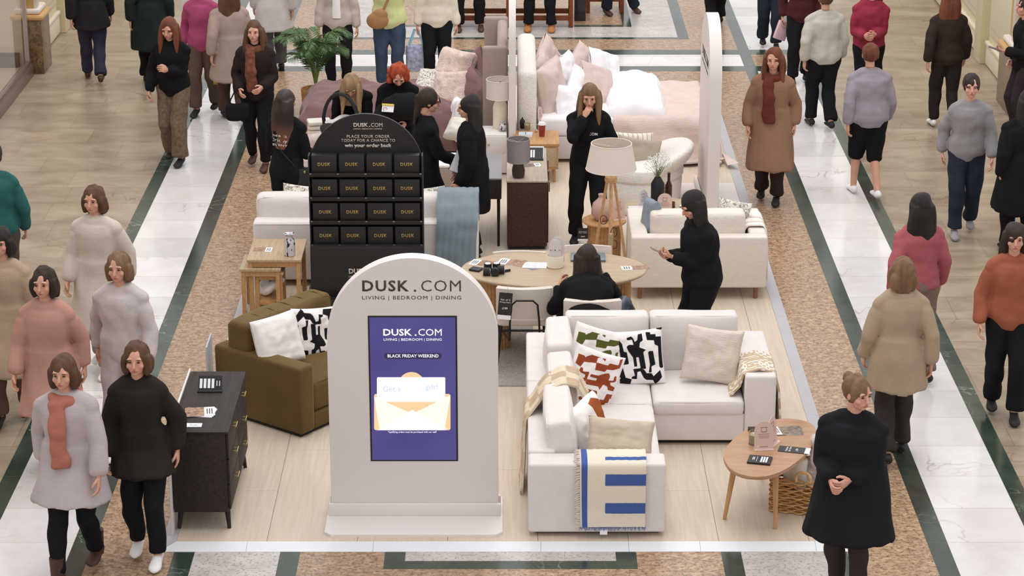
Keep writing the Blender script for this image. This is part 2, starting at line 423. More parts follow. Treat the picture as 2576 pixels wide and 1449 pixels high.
for s in (-1, 1):
    slab('floor_green_strip', s * 3.953, s * 3.047, 4.02, 47.8, .0014, GREEN)
    slab('floor_white_strip', s * 3.813, s * 3.196, 4.03, 30.06, .002, MARB)
    slab('floor_white_strip', s * 3.813, s * 3.196, 31.24, 47.7, .002, MARB)
    slab('floor_granite', s * 3.813, s * 3.196, 30.33, 30.96, .002, GRAN)
    slab('floor_green_strip', s * 2.44, s * 1.525, 4.04, 17, .0014, GREEN)
    slab('floor_grey_marble', s * 2.29, s * 1.67, 4.05, 17, .002, GREYM)
slab('floor_green_strip', -3.047, 3.047, 30.06, 31.24, .0014, GREEN)
slab('floor_white_strip', -3.047, 3.047, 30.33, 30.96, .002, MARB)
slab('floor_green_strip', -.91, .91, 15.43, 20, .0014, GREEN)
slab('floor_grey_marble', -.76, .76, 15.56, 20, .002, GREYM)
for x, z, y, m in ((2.44, .0014, 31.86, GREEN), (2.29, .002, 31.97, GREYM), (1.69, .0026, 32.6, GREEN), (1.565, .0032, 32.72, GRAN)):
    slab('floor_panel_' + ('green' if m is GREEN else 'marble' if m is GREYM else 'granite'), -x, x, y, 45, z, m)

# ---------------------------------------------------------------- raised display deck
DECK = wood('deck_plank', rgb(200, 184, 164), rgb(213, 198, 181), rough=.5, scale=(26, 1.2, 26))
TRIMW = mat('white_edge_trim', rgb(226, 228, 232), .45, nz=(2, .03)); TRIMG = mat('grey_edge_trim', rgb(186, 184, 188), .5, nz=(2, .03))
DY0, DY1, DX, DZ = 15.83, 29.2, 2.44, .03
k = 0
xs = [-2.44, -1.78, -1.12, -.46, .2, .86, 1.52, 2.18, 2.44]
for i, (a, b_) in enumerate(zip(xs, xs[1:])):
    bm = NB(); y = DY0
    cuts = [DY0] + [DY0 + .9 + ((i * 7) % 5) * .4 + q * 2.4 for q in range(6)]; cuts = [c for c in cuts if c < DY1 - .2] + [DY1]
    for c0, c1 in zip(cuts, cuts[1:]): bx(bm, a + .0012, b_ - .0012, c0 + .001, c1 - .001, .001, DZ, .0015, seg=1)
    struct(finish(bm, 'floor_deck', DECK, smooth=False))
def ramp(name, pts, m):
    bm = NB(); v = [bm.verts.new(p) for p in pts]
    lo = [bm.verts.new((p[0], p[1], -.001)) for p in pts]
    bm.faces.new(v); n = len(v)
    for i in range(n): bm.faces.new((v[i], lo[i], lo[(i + 1) % n], v[(i + 1) % n]))
    return struct(finish(bm, name, m, smooth=False))
fx = [-2.55, -1.92, -.28 - .72, .22, .86, 1.38, 2.22, 2.55]
for i, (a, b_) in enumerate(zip(fx, fx[1:])):
    a2 = max(a, -2.44); b2 = min(b_, 2.44)
    ramp('trim_front', [(a + .001, 15.71, .005), (b_ - .001, 15.71, .005), (b2 - .001, DY0, DZ), (a2 + .001, DY0, DZ)], TRIMW)
for s in (-1, 1):
    ys = [15.71, 18.3, 20.7, 23.1, 25.5, 27.9, 29.3]
    for a, b_ in zip(ys, ys[1:]):
        ai = max(a, DY0); bi = min(b_, DY1)
        ramp('trim_side', [(s * 2.55, a + .001, .005), (s * 2.44, ai + .001, DZ), (s * 2.44, bi - .001, DZ), (s * 2.55, b_ - .001, .005)], TRIMG)
ramp('trim_back', [(-2.55, 29.3, .005), (2.55, 29.3, .005), (2.44, DY1, DZ), (-2.44, DY1, DZ)], TRIMG)

# ---------------------------------------------------------------- mall walls
YEL = mat('cream_paint', rgb(214, 204, 170), .6); YEL2 = mat('cream_panel', rgb(222, 214, 188), .6)
OCHRE = wood('ochre_marble', rgb(186, 148, 92), rgb(204, 168, 112), scale=(3, 3, .6)); MOULD = mat('ochre_moulding', rgb(206, 160, 98), .35); MWH = mat('moulding_white', rgb(226, 216, 206), .5)
PLIN = stone('plinth_granite', rgb(96, 72, 44), rgb(150, 118, 80), 9, .3, joint=rgb(70, 50, 36), row=50, off=-3, speck=rgb(64, 46, 34))
GLASS = mat('shop_glass', (.95, .95, .95), .02, trans=1, spec=.5); FR = mat('window_frame_metal', rgb(190, 178, 172), .35, metal=.4); SILL = mat('window_base_bronze', rgb(120, 100, 86), .3, metal=.3)
SHOPW = mat('shop_interior', rgb(212, 196, 178), .8)
bm = NB(); bx(bm, -9.6, -9.5, 14, 30, 0, 5); struct(finish(bm, 'wall_shop_back', SHOPW))
bm = NB(); bx(bm, -9.5, -6.25, 29.85, 29.95, 0, 5); struct(finish(bm, 'wall_shop_side', SHOPW))
bm = NB(); bx(bm, -9.5, -6.24, 14, 29.85, .0, .12); struct(finish(bm, 'floor_shop', mat('shop_floor', rgb(196, 180, 160), .4)))
bm = NB(); bx(bm, -9.5, -9.42, 14, 29.8, .12, .3); bx(bm, -9.5, -6.3, 29.77, 29.85, .12, .3); struct(finish(bm, 'baseboard_shop', mat('shop_skirting', rgb(84, 70, 58), .6)))
bm = NB(); bx(bm, -6.24, -6.12, 14, 29.86, 0, .16, .01); bx(bm, -6.22, -6.15, 14, 29.86, .16, .2)
w1 = struct(finish(bm, 'window_1', SILL))
bm = NB(); bx(bm, -6.195, -6.185, 14, 29.8, .2, 4.2); struct(finish(bm, 'window_pane', GLASS, w1)); 
bm = NB()
for y in (29.82, 27.0, 24, 21, 18): bx(bm, -6.22, -6.16, y - (.03 if y > 29 else .008), y + (.03 if y > 29 else .008), .2, 4.2, .004)
struct(finish(bm, 'window_frame', FR, w1))
for s, sd in ((-1, 'left'), (1, 'right')):
    # panelled wall
    bm = NB()
    X = s * 6.24
    bx(bm, X, X + s * .3, 30.0 if s < 0 else 28.4, 44, 0, 5)
    struct(finish(bm, 'wall_' + sd, YEL))
    bm = NB()
    for y0, y1 in (((30.5, 32.2), (32.7, 34.2), (34.8, 36.6), (37.2, 38.8)) if s < 0 else ((28.6, 30.4), (30.95, 32.6), (33.2, 34.8), (35.4, 37.2))):
        bx(bm, X, X - s * .04, y0, y1, .02, .3, .01); bx(bm, X, X - s * .06, y0, y1, .28, .33, .012)
        bx(bm, X, X - s * .03, y0 + .1, y1 - .1, .45, 2.2, .012); bx(bm, X, X - s * .045, y0 + .2, y1 - .2, .55, 2.1, .012)
    struct(finish(bm, 'trim_panelling_' + sd, YEL2, bpy.data.objects['wall_' + sd]))
    for y0 in ((32.24, 34.3, 36.7) if s < 0 else (30.45, 32.7, 34.9)):
        bm = NB(); bx(bm, s * 6.35, s * 6.13, y0, y0 + .40, 0, 4.6, .01)
        struct(finish(bm, 'trim_pilaster_' + sd, YEL))
    # granite plinth and shaft
    y0, y1 = (29.92, 30.45) if s < 0 else (26.4, 28.6)
    bm = NB(); bx(bm, s * 6.5, s * 6.0, y0, y1, 0, .7, .004); p = struct(finish(bm, 'trim_plinth_' + sd, PLIN))
    bm = NB(); bx(bm, s * 6.5, s * 5.97, y0 - .03, y1 + .03, .7, .77, .03); struct(finish(bm, 'trim_moulding_' + sd, MOULD, p))
    bm = NB(); bx(bm, s * 6.5, s * 6.02, y0 + .02, y1 - .02, .77, .84, .03); struct(finish(bm, 'trim_moulding_' + sd, MWH, p))
    bm = NB(); bx(bm, s * 6.5, s * 6.1, y0 + .08, y1 - .08, .84, 4.8); struct(finish(bm, 'trim_column_' + sd, OCHRE, p))
    bm = NB()
    for q in range(1 if s < 0 else 3):
        yy = y0 + .1 + q * (.45 if s < 0 else .8); bx(bm, s * 6.2, s * 6.06, yy, yy + .14, .84, 4.8, .01)
    struct(finish(bm, 'trim_column_band_' + sd, MWH, p))

# ---------------------------------------------------------------- main arch sign with screen
SX, SY = -.713, 16.26
sign = thing('arch_sign', 'large greige arch-topped sign board with a lit blue screen at the front edge', 'sign', (SX, SY, DZ))
bm = NB(); r = .05; w2, ya, yb = .655, -.36, .36
o_ = [(-w2 + r, ya), (w2 - r, ya), (w2, ya + r), (w2, yb - r), (w2 - r, yb), (-w2 + r, yb), (-w2, yb - r), (-w2, ya + r)]
prism(bm, o_, 0, .022, 'Z'); bmesh.ops.bevel(bm, geom=[e for e in bm.edges if all(v.co.z > .02 for v in e.verts)], offset=.004, segments=2, affect='EDGES', profile=.5)
finish(bm, 'base_plate', PAINT, sign)
bm = NB(); bx(bm, -.64, .64, -.035, .0, .022, .115, .004); bx(bm, -.64, .64, .12, .155, .022, .115, .004); finish(bm, 'base_rail', PAINT, sign)
bm = NB(); prism(bm, arch(1.245, 2.035, 48, z0=.022), 0, .12); bmesh.ops.bevel(bm, geom=[e for e in bm.edges if abs(e.verts[0].co.y - e.verts[1].co.y) < 1e-4], offset=.006, segments=2, affect='EDGES', profile=.5)
finish(bm, 'board', PAINT, sign, angle=30)
def onS(x, y): v = aty(x, y, SY); return v.x - SX, v.z - DZ
def sgn_text(s, xa, xb, yc, hpx, m, bold=0, yoff=-.001, parent=sign, name='lettering', space=1.0):
    (a, z), (b_, _) = onS(xa, yc), onS(xb, yc); hz = onS(xa, yc - hpx / 2)[1] - onS(xa, yc + hpx / 2)[1]
    return text(s, b_ - a, hz, m, parent, ((a + b_) / 2, yoff, z), bold=bold, name=name, space=space)
sgn_text('DUSK', 911, 1028, 719, 28, INK, .022, space=1.15); sgn_text('.', 1041, 1047, 731, 6, INK, .02)
sgn_text('COM', 1059, 1159, 719, 28, INK, -.008, space=1.1); sgn_text('LIVING | BEDROOM | DINING', 911, 1160, 750, 12, INK, -.002, space=1.15)
xl, zt = onS(930.5, 798); xr, zb = onS(1146, 1156)
xl = onS(931, 900)[0]; xr = onS(1146, 900)[0]
bm = NB(); bx(bm, xl - .012, xr + .012, -.004, .01, zb - .012, zt + .012, .002); scr_f = finish(bm, 'screen_bezel', BLACK, sign)
def emis(name, c, s): return mat(name, (.01, .01, .01), .3, emit=(*c, s))
sm = bpy.data.materials.new('screen_blue'); sm.use_nodes = True; nt = sm.node_tree; b = nt.nodes['Principled BSDF']
b.inputs['Base Color'].default_value = (.01, .01, .02, 1); b.inputs['Roughness'].default_value = .15
tc = nt.nodes.new('ShaderNodeTexCoord'); nz = nt.nodes.new('ShaderNodeTexNoise'); nz.inputs['Scale'].default_value = 2.2; nt.links.new(tc.outputs['Object'], nz.inputs['Vector'])
mx = nt.nodes.new('ShaderNodeMix'); mx.data_type = 'RGBA'; mx.inputs[6].default_value = (*rgb(62, 56, 118), 1); mx.inputs[7].default_value = (*rgb(84, 80, 142), 1)
nt.links.new(nz.outputs[0], mx.inputs[0]); nt.links.new(mx.outputs[2], b.inputs['Emission Color']); b.inputs['Emission Strength'].default_value = 1.0
bm = NB(); bx(bm, xl, xr, -.006, .0, zb, zt); scr = finish(bm, 'screen', sm, sign, smooth=False)
sw = emis('screen_white', (1, 1, 1), 1.1)
def S(s, xa, xb, yc, h, m=sw, bold=0, yo=-.0075, sp=1.0): return sgn_text(s, xa, xb, yc, h, m, bold, yo, scr, 'screen_lettering', sp)
S('DUSK', 964, 1036, 835, 17, bold=.02); S('.', 1043, 1048, 842, 4, bold=.02); S('COM', 1052, 1111, 835, 17, bold=.0); S('LIVING | BEDROOM | DINING', 965, 1111, 854, 8, bold=.0)
def Spoly(name, pts, m, yo):
    bm = NB(); prism(bm, [onS(*p) for p in pts], yo, yo + .0008); return finish(bm, name, m, scr, smooth=False)
def rr(x0, x1, y0, y1, r, n=6):
    p = []
    for cx, cy, a0 in ((x1 - r, y0 + r, -90), (x1 - r, y1 - r, 0), (x0 + r, y1 - r, 90), (x0 + r, y0 + r, 180)):
        for k in range(n + 1):
            a = R(a0 + 90 * k / n); p.append((cx + r * math.cos(a), cy + r * math.sin(a)))
    return p
Spoly('screen_banner', rr(966, 1111, 887, 902, 7), emis('screen_navy', rgb(44, 38, 78), 1), -.0085); S('BLACK FRIDAY WEEKEND', 975, 1103, 894, 8, bold=.01, yo=-.0095)
eo = emis('screen_orange', rgb(255, 208, 160), 1.05); ew = emis('screen_cream', rgb(255, 244, 226), 1.15); ep = emis('screen_card', rgb(242, 244, 255), 1.12)
Spoly('screen_envelope_flap', [(1035 + 33 * math.cos(a), 967 - 32 * math.sin(a)) for a in np.linspace(0, math.pi, 16)], eo, -.0072)
Spoly('screen_envelope', rr(941, 1133, 990, 1081, 5), eo, -.0078)
Spoly('screen_gift_card', rr(948, 1120, 948, 1010, 3), ep, -.0086)
Spoly('screen_envelope_front', [(941, 997), (1037, 1040), (1133, 993), (1118, 1081), (955, 1081)], ew, -.0092)
Spoly('screen_envelope_glow', [(950, 1081), (1037, 1030), (1125, 1078), (1120, 1081)], sw, -.0098)
fb = emis('screen_faint_blue', rgb(205, 214, 242), 1.05); S('Get a', 964, 1008, 977, 14, fb, yo=-.0094); S('gift!', 1070, 1100, 974, 15, fb, yo=-.0094)
S('*qualifying orders must be purchased with our staff', 976, 1098, 1086, 6, bold=.0)

# ---------------------------------------------------------------- black voucher display
BX, BY = -1.315, 20.9
bd = thing('arch_display', 'tall matt black arch-topped voucher stand filled with rows of black boxes', 'display stand', (BX, BY, DZ))
BLK = mat('display_black', rgb(25, 24, 24), .5, bump=(50, .02)); 
bm = NB(); prism(bm, arch(1.04, 1.86, 48, z0=.0), .0, .035); finish(bm, 'back_panel', BLK, bd, angle=30)
bm = NB(); bx(bm, -.52, .52, -.16, 0, .16, .655, .004); finish(bm, 'lower_cabinet', BLK, bd)
bm = NB(); bx(bm, -.56, .56, -.24, .22, 0, .16, .004); finish(bm, 'plinth', BLK, bd)
def tz(y): return aty(925, y, BY).z - DZ
def bt(s, xa, xb, yc, h, m, bold, yo=-.002, p=bd, sp=1.0, shear=0):
    a = aty(xa, yc, BY); b_ = aty(xb, yc, BY); hz = aty(0, yc - h / 2, BY).z - aty(0, yc + h / 2, BY).z
    return text(s, b_.x - a.x, hz, m, p, ((a.x + b_.x) / 2 - BX, yo, a.z - DZ), bold=bold, space=sp, shear=shear)
bt('DUSK', 889, 926, 314, 10, CREAMT, .03); bt('.', 928, 931, 318, 3, CREAMT, .02); bt('COM', 933, 962, 314, 10, CREAMT, 0); bt('LIVING | BEDROOM | DINING', 889, 961, 324.5, 4, CREAMT, .01)
bt('PLACE YOUR ORDER', 872, 980, 343, 7.5, CREAMT, .01, sp=1.1); bt('TODAY FOR A CHANCE TO', 858, 994, 353, 7.5, CREAMT, .01, sp=1.1); bt('win your order back', 867, 985, 367, 12, CREAMT, .035)
def bt2(*a, **k): return bt(*a, yo=-.162, **k)
bt2('DUSK', 880, 924, 668, 13, CREAMT, .03); bt2('.', 928, 931, 673, 3, CREAMT, .02); bt2('COM', 936, 972, 668, 13, CREAMT, 0); bt2('LIVING | BEDROOM | DINING', 880, 972, 682, 5, CREAMT, .01)
rowz = [tz(427), tz(487), tz(546), tz(605)]
CLIP = mat('clip_metal', rgb(170, 170, 172), .4, metal=.6)
for rz_ in rowz:
    bm = NB(); bx(bm, -.52, .52, -.13, 0, rz_ - .014, rz_, .002); bx(bm, -.52, .52, -.135, -.128, rz_ - .03, rz_ + .006, .001); sh = finish(bm, 'shelf', BLK, bd)
    for q in range(5):
        x = -.5 + q * .25; bm = NB(); bx(bm, x - .008, x + .008, -.139, -.134, rz_ - .004, rz_ + .004); finish(bm, 'shelf_clip', CLIP, sh)
for s in (-1, 1):
    bm = NB(); bx(bm, s * .52, s * .508, -.125, 0, .655, tz(383), .002); finish(bm, 'side_panel', BLK, bd)
RW = ['top row', 'second row down', 'third row down', 'bottom row']; CW = ['far left column', 'column second from left', 'column second from right', 'far right column']
for i, rz_ in enumerate(rowz):
    for j in range(4):
        x = BX - .375 + j * .25
        t = thing('voucher_box', f'black box with gold lettering, {RW[i]}, {CW[j]} of the arch display', 'box', (x, BY - .065, DZ + rz_), 0, 'black boxes on the arch display')
        bm = NB(); box(bm, (0, 0, .085), (.228, .1, .168), .003); finish(bm, 'carton', BLACK_C, t)
        text('DUSK', .115, .032, GOLD, t, (0, -.0505, .085), bold=.02, space=1.15)
# ---------------------------------------------------------------- soft seating helpers
def soft_block(name, m, x0, x1, y0, y1, z0, z1, parent, bev=.035, puff=.012, seed=0, piping=True):
    """upholstered cushion block: bevelled, subdivided and puffed"""
    bm = NB(); bx(bm, x0, x1, y0, y1, z0, z1, bev, seg=3)
    bmesh.ops.subdivide_edges(bm, edges=[e for e in bm.edges if e.calc_length() > .12], cuts=7, use_grid_fill=True)
    c = Vector(((x0 + x1) / 2, (y0 + y1) / 2, (z0 + z1) / 2)); hx, hy, hz = (x1 - x0) / 2, (y1 - y0) / 2, (z1 - z0) / 2
    for v in bm.verts:
        d = v.co - c; u, w, t = d.x / hx, d.y / hy, d.z / hz
        n = mnoise.noise(v.co * 3.1 + Vector((seed, seed, 0)))
        if hz <= min(hx, hy): k = (1 - u * u) * (1 - w * w); v.co.z += (puff * k * 1.5 + n * puff * .5) * (1 if t > 0 else 0)
        elif hy <= hx: k = (1 - u * u) * (1 - t * t); v.co.y += (puff * k * 1.5 + n * puff * .6) * (1 if w > 0 else -1)
        else: k = (1 - w * w) * (1 - t * t); v.co.x += (puff * k * 1.5 + n * puff * .6) * (1 if u > 0 else -1)
        v.co.z += (n * .006) if t > .5 else 0
    o = finish(bm, name, m, parent, angle=50)
    if piping:
        bm = NB(); q = bev * .35
        if hz <= min(hx, hy): loops = [[(x0 + q, y0 + q, z1 - q), (x1 - q, y0 + q, z1 - q), (x1 - q, y1 - q, z1 - q), (x0 + q, y1 - q, z1 - q)]]
        elif hy <= hx: loops = [[(x0 + q, y, z0 + q), (x1 - q, y, z0 + q), (x1 - q, y, z1 - q), (x0 + q, y, z1 - q)] for y in (y0 + q, y1 - q)]
        else: loops = [[(x, y0 + q, z0 + q), (x, y1 - q, z0 + q), (x, y1 - q, z1 - q), (x, y0 + q, z1 - q)] for x in (x0 + q, x1 - q)]
        for lp in loops:
            lp = [Vector(p) for p in lp]
            pts = []
            for i in range(4):
                a, b_ = lp[i], lp[(i + 1) % 4]
                for t in (0.06, .3, .5, .7, .94): pts.append(a.lerp(b_, t))
            pts.append(pts[0]); tube(bm, pts, .0065, 6)
        finish(bm, 'piping', m, o)
    return o
def arm_block(name, m, x0, x1, y0, y1, z0, z1, parent, bev=.03):
    bm = NB(); bx(bm, x0, x1, y0, y1, z0, z1, bev, seg=4); return finish(bm, name, m, parent)
def seam(parent, pts, m, r=.004):
    bm = NB(); tube(bm, pts, r, 5); return finish(bm, 'seam', m, parent)

# ---------------------------------------------------------------- ivory corner sofa
so = thing('corner_sofa', 'large ivory L-shaped corner sofa in the foreground, covered with cushions and throws', 'sofa', (0, 0, DZ))
Z = 0
bm = NB(); bx(bm, .18, 1.09, 15.98, 18.6, 0, .05); bx(bm, 1.09, 2.06, 17.68, 18.6, 0, .05); finish(bm, 'plinth', BLACK, so)
arm_block('base', W_SOFA, .33, 1.125, 16.13, 18.45, .04, .27, so, .015)
arm_block('base', W_SOFA, 1.13, 1.865, 17.62, 18.45, .04, .27, so, .015)
arm_block('arm', W_SOFA, .13, 1.13, 15.91, 16.13, .03, .575, so, .022)
arm_block('arm', W_SOFA, 1.865, 2.11, 17.6, 18.66, .03, .6, so, .022)
arm_block('back_frame', W_SOFA, .13, .33, 16.14, 17.55, .03, .585, so, .02)
arm_block('back_frame', W_SOFA, .13, .33, 17.555, 18.66, .03, .585, so, .02)
arm_block('back_frame', W_SOFA, .335, 1.86, 18.46, 18.66, .03, .585, so, .02)
soft_block('seat_cushion', W_SOFA, .335, 1.13, 16.14, 17.56, .26, .385, so, seed=1)
soft_block('seat_cushion', W_SOFA, .335, 1.13, 17.565, 18.46, .26, .385, so, seed=2)
soft_block('seat_cushion', W_SOFA, 1.135, 1.86, 17.6, 18.46, .26, .385, so, seed=3)
def back_cush(x0, x1, y0, y1, z0, z1, seed, lean=(0, 0)):
    o = soft_block('back_cushion', W_SOFA, x0, x1, y0, y1, z0, z1, so, bev=.032, puff=.022, seed=seed)
    c = Vector(((x0 + x1) / 2, (y0 + y1) / 2, z0))
    M = Matrix.Translation(c) @ Euler((R(lean[0]), R(lean[1]), 0)).to_matrix().to_4x4() @ Matrix.Translation(-c)
    o.matrix_local = M; return o
back_cush(.31, .50, 16.17, 16.98, .38, .80, 4, (0, -8))
back_cush(.33, .52, 17.0, 17.66, .38, .80, 5, (0, -6))
back_cush(.31, .50, 17.68, 18.36, .38, .84, 6, (0, -3))
back_cush(.45, 1.13, 18.26, 18.47, .38, .85, 7, (-6, 0))
back_cush(1.14, 1.86, 18.26, 18.47, .38, .85, 8, (-6, 0))

# printed cushions: shapes cut like the photo's appliqué
BWP = [[(925, 255), (1025, 270), (1065, 340), (1075, 415), (1105, 425), (1115, 540), (1035, 545), (1032, 410), (1005, 400), (1000, 300), (940, 290)],
       [(970, 450), (1000, 455), (975, 500), (985, 540), (1045, 545), (1070, 660), (1060, 700), (1010, 660), (975, 610)],
       [(1010, 680), (1060, 665), (1130, 695), (1110, 750), (1010, 745)],
       [(1110, 280), (1160, 265), (1180, 290), (1190, 325), (1215, 310), (1225, 250), (1265, 245), (1270, 320), (1240, 335), (1230, 385), (1295, 415), (1265, 435), (1280, 600), (1225, 595), (1215, 480), (1190, 480), (1195, 570), (1165, 570), (1160, 480), (1120, 415), (1105, 370), (1130, 350), (1175, 355), (1165, 300), (1120, 305)],
       [(1300, 235), (1350, 245), (1345, 265), (1400, 270), (1400, 295), (1455, 300), (1455, 600), (1430, 605), (1415, 590), (1420, 390), (1385, 370), (1380, 330), (1310, 320)],
       [(1400, 215), (1465, 200), (1462, 240), (1410, 225)],
       [(1312, 440), (1325, 430), (1365, 432), (1378, 565), (1335, 580), (1330, 640), (1300, 640), (1320, 560)],
       [(1150, 590), (1225, 590), (1262, 610), (1280, 645), (1330, 650), (1345, 680), (1420, 620), (1430, 690), (1390, 735), (1350, 765), (1335, 720), (1270, 715), (1245, 690), (1220, 620), (1190, 625), (1180, 700), (1130, 690), (1130, 670), (1165, 660)]]
BWN = [[((x - 915) / 550, 1 - (y - 215) / 545) for x, y in p] for p in BWP]
def bw(P): return poly_sdf(P, BWN)
def bwr(P): Q = np.stack([1 - P[:, 1], P[:, 0]], 1); return poly_sdf(Q, BWN)
def bwm(P): Q = np.stack([1 - P[:, 0], 1 - P[:, 1]], 1); return poly_sdf(Q, BWN)
PB = patmat('print_black', rgb(240, 234, 232), rgb(28, 26, 28), .004)
PR = patmat('print_rust', rgb(240, 234, 232), rgb(152, 72, 44), .004)
PG = patmat('print_green', rgb(240, 236, 230), rgb(86, 90, 40), .004)
def cush(name, label, m, x, y, Y, w, h, t, heading=0, tilt=15, roll=0, pat=None, seed=0, group=None, n=30, cr=.012, cat='cushion', pinch=.06):
    """cushion whose middle shows at the photo's (x,y) at depth Y"""
    o = cushion(name, m, w, h, t, None, pat, n=n, seed=seed, crumple=cr, pinch=pinch)
    tag(o, label, cat, group); pose(o, aty(x, y, Y), heading, tilt, roll); return o
cush('scatter_cushion', 'green and white abstract print cushion in the sofa corner, behind the rust one', PG, 1496, 893, 17.98, .46, .46, .14, heading=26, tilt=14, roll=-22, pat=bwr, seed=3, n=60)
cush('scatter_cushion', 'rust and white abstract print cushion leaning in front of the green one', PR, 1492, 948, 17.58, .44, .44, .14, heading=22, tilt=10, roll=-24, pat=bwr, seed=5, n=60)
cush('scatter_cushion', 'large black and white abstract print cushion on the ivory corner sofa', PB, 1600, 900, 18.05, .46, .46, .14, heading=-3, tilt=18, roll=6, pat=bw, seed=7, n=60)
RIB = mat('ribbed_beige', rgb(216, 204, 192), .95, bump=(60, .7), spec=.1, stretch=(.25, 3, 1))
cush('scatter_cushion', 'ribbed pale beige cushion at the right end of the ivory corner sofa', RIB, 1791, 893, 18.02, .47, .45, .13, heading=-6, tilt=22, roll=-6, seed=9)
def floral(P): return poly_sdf(P, [[(.55, .95), (.75, .98), (.92, .85), (.98, .6), (.95, .35), (.85, .3), (.7, .45), (.6, .6)]])
cush('scatter_cushion', 'white round-looking cushion with a rust motif propped on the left run of the sofa', patmat('print_leaf', rgb(240, 236, 232), rgb(160, 84, 44), .004), 1478, 1072, 16.62, .42, .40, .16, heading=58, tilt=18, roll=8, pat=floral, seed=11, n=40)
cush('lumbar_cushion', 'oblong oat linen cushion lying behind the near arm of the ivory sofa', LINEN, 1560, 1103, 16.32, .50, .30, .15, heading=-4, tilt=32, roll=-4, seed=13)

# blue striped throw over the near arm
def blue(P):
    u, v = P[:, 0], P[:, 1]
    return poly_sdf(P, rects((.02, -.1, .11, 1.1), (.11, .0, 1.1, .045), (.38, .12, 1.1, .165), (.38, .44, 1.1, .50), (.38, .62, 1.1, .69), (.38, .80, 1.1, .875)))
THB = patmat('throw_blue', rgb(228, 218, 200), rgb(72, 96, 158), .003)
xa, xb = .50, .99
path = [(.745, 16.45, .43), (.745, 16.22, .50), (.745, 16.14, .615), (.745, 15.99, .622), (.745, 15.90, .60), (.745, 15.885, .42), (.745, 15.88, .25), (.745, 15.875, .13)]
rows = polyline_rows(path, (.49, 0, 0), 40, nsub=10, wave=.0012, fan=-.04)
th = thing('throw_blanket', 'cream throw with bold blue stripes hanging over the near arm of the corner sofa', 'blanket', (0, 0, 0))
sheet('cloth', THB, rows, th, .016, blue, seed=2)
FRG = mat('fringe_cream', rgb(214, 204, 192), .95); FRB = mat('fringe_blue', rgb(120, 132, 176), .95)
bm = NB()
for k in range(70):
    x = rows[-1][0].x + (rows[-1][-1].x - rows[-1][0].x) * k / 69; z = .13
    tube(bm, [(x, 15.872, z + .012), (x + random.uniform(-.006, .006), 15.868, z - .012), (x + random.uniform(-.012, .012), 15.864, z - random.uniform(.02, .035))], [.004, .003, .0015], 4)
finish(bm, 'fringe', FRB, th)
bm = NB()
for k in range(20, len(rows)):
    for q in range(2):
        p = rows[k][0] + Vector((0, -.004, q * .012)); tube(bm, [p + Vector((.008, 0, 0)), p + Vector((-.02, -.004, random.uniform(-.008, .004))), p + Vector((-random.uniform(.03, .05), -.002, random.uniform(-.03, 0)))], [.005, .004, .002], 4)
finish(bm, 'fringe', FRG, th)
bm = NB(); box(bm, (.68, 15.868, .088), (.055, .003, .045)); finish(bm, 'care_label', PAPER, th)
# beige checked throw over the left back
def harl(P):
    q = []
    for j in range(9):
        for i in range(3):
            if (i + j) % 2: q.append([(i / 3, j / 9), ((i + 1) / 3, j / 9), ((i + 1) / 3, (j + 1) / 9), (i / 3, (j + 1) / 9)])
    return poly_sdf(P, q)
THK = patmat('throw_tan', rgb(222, 208, 184), rgb(196, 174, 146), .004)
path = [(.60, 17.10, .66), (.52, 17.10, .82), (.40, 17.08, .86), (.27, 17.06, .80), (.17, 17.02, .66), (.11, 16.98, .60), (.095, 16.95, .4), (.085, 16.9, .2), (.075, 16.85, .07)]
rows = polyline_rows(path, (0, .36, 0), 24, nsub=8, wave=.006, fan=.15)
th = thing('throw_blanket', 'tan and cream checked throw slung over the left back of the corner sofa', 'blanket')
sheet('cloth', THK, rows, th, .018, harl, wob=.008, seed=4)
bm = NB()
for k in range(40):
    p = rows[-1][0].lerp(rows[-1][-1], k / 39); tube(bm, [p + Vector((0, 0, .02)), p + Vector((random.uniform(-.01, .01), 0, -.015)), p + Vector((random.uniform(-.015, .015), 0, -.035))], [.004, .004, .002], 4)
finish(bm, 'fringe', FRG, th)
# tan throw with white arcs over the right arm
def arcs(P):
    u, v = P[:, 0], P[:, 1]; q = []
    for c in (.25, .75):
        for k in range(6):
            r = .06 + k * .045; q.append(r)
    d = np.full(len(P), 9.0)
    for cv in (.12, .38, .64, .9):
        for cu in (.3, .95):
            rr_ = np.sqrt((u - cu) ** 2 + ((v - cv) * 1.6) ** 2)
            d = np.minimum(d, np.abs(((rr_ / .095) % 1) - .5) * .095 - .017 + (rr_ > .34) * 1.0)
    return d
THA = patmat('throw_arcs', rgb(192, 170, 140), rgb(232, 224, 212), .003)
path = [(1.76, 17.9, .42), (1.835, 17.9, .50), (1.86, 17.9, .61), (1.98, 17.9, .645), (2.10, 17.9, .62), (2.135, 17.88, .45), (2.145, 17.86, .25), (2.15, 17.84, .1)]
rows = polyline_rows(path, (0, .42, 0), 70, nsub=18, wave=.002)
th = thing('throw_blanket', 'tan throw patterned with white arcs draped over the right arm of the corner sofa', 'blanket')
sheet('cloth', THA, rows, th, .016, arcs, seed=6)

# ---------------------------------------------------------------- olive velvet snuggle chair
OV = thing('velvet_armchair', 'wide olive-brown velvet armchair turned towards the arch sign', 'armchair', (-2.44, 18.33, DZ), math.atan2(-.61, .79))
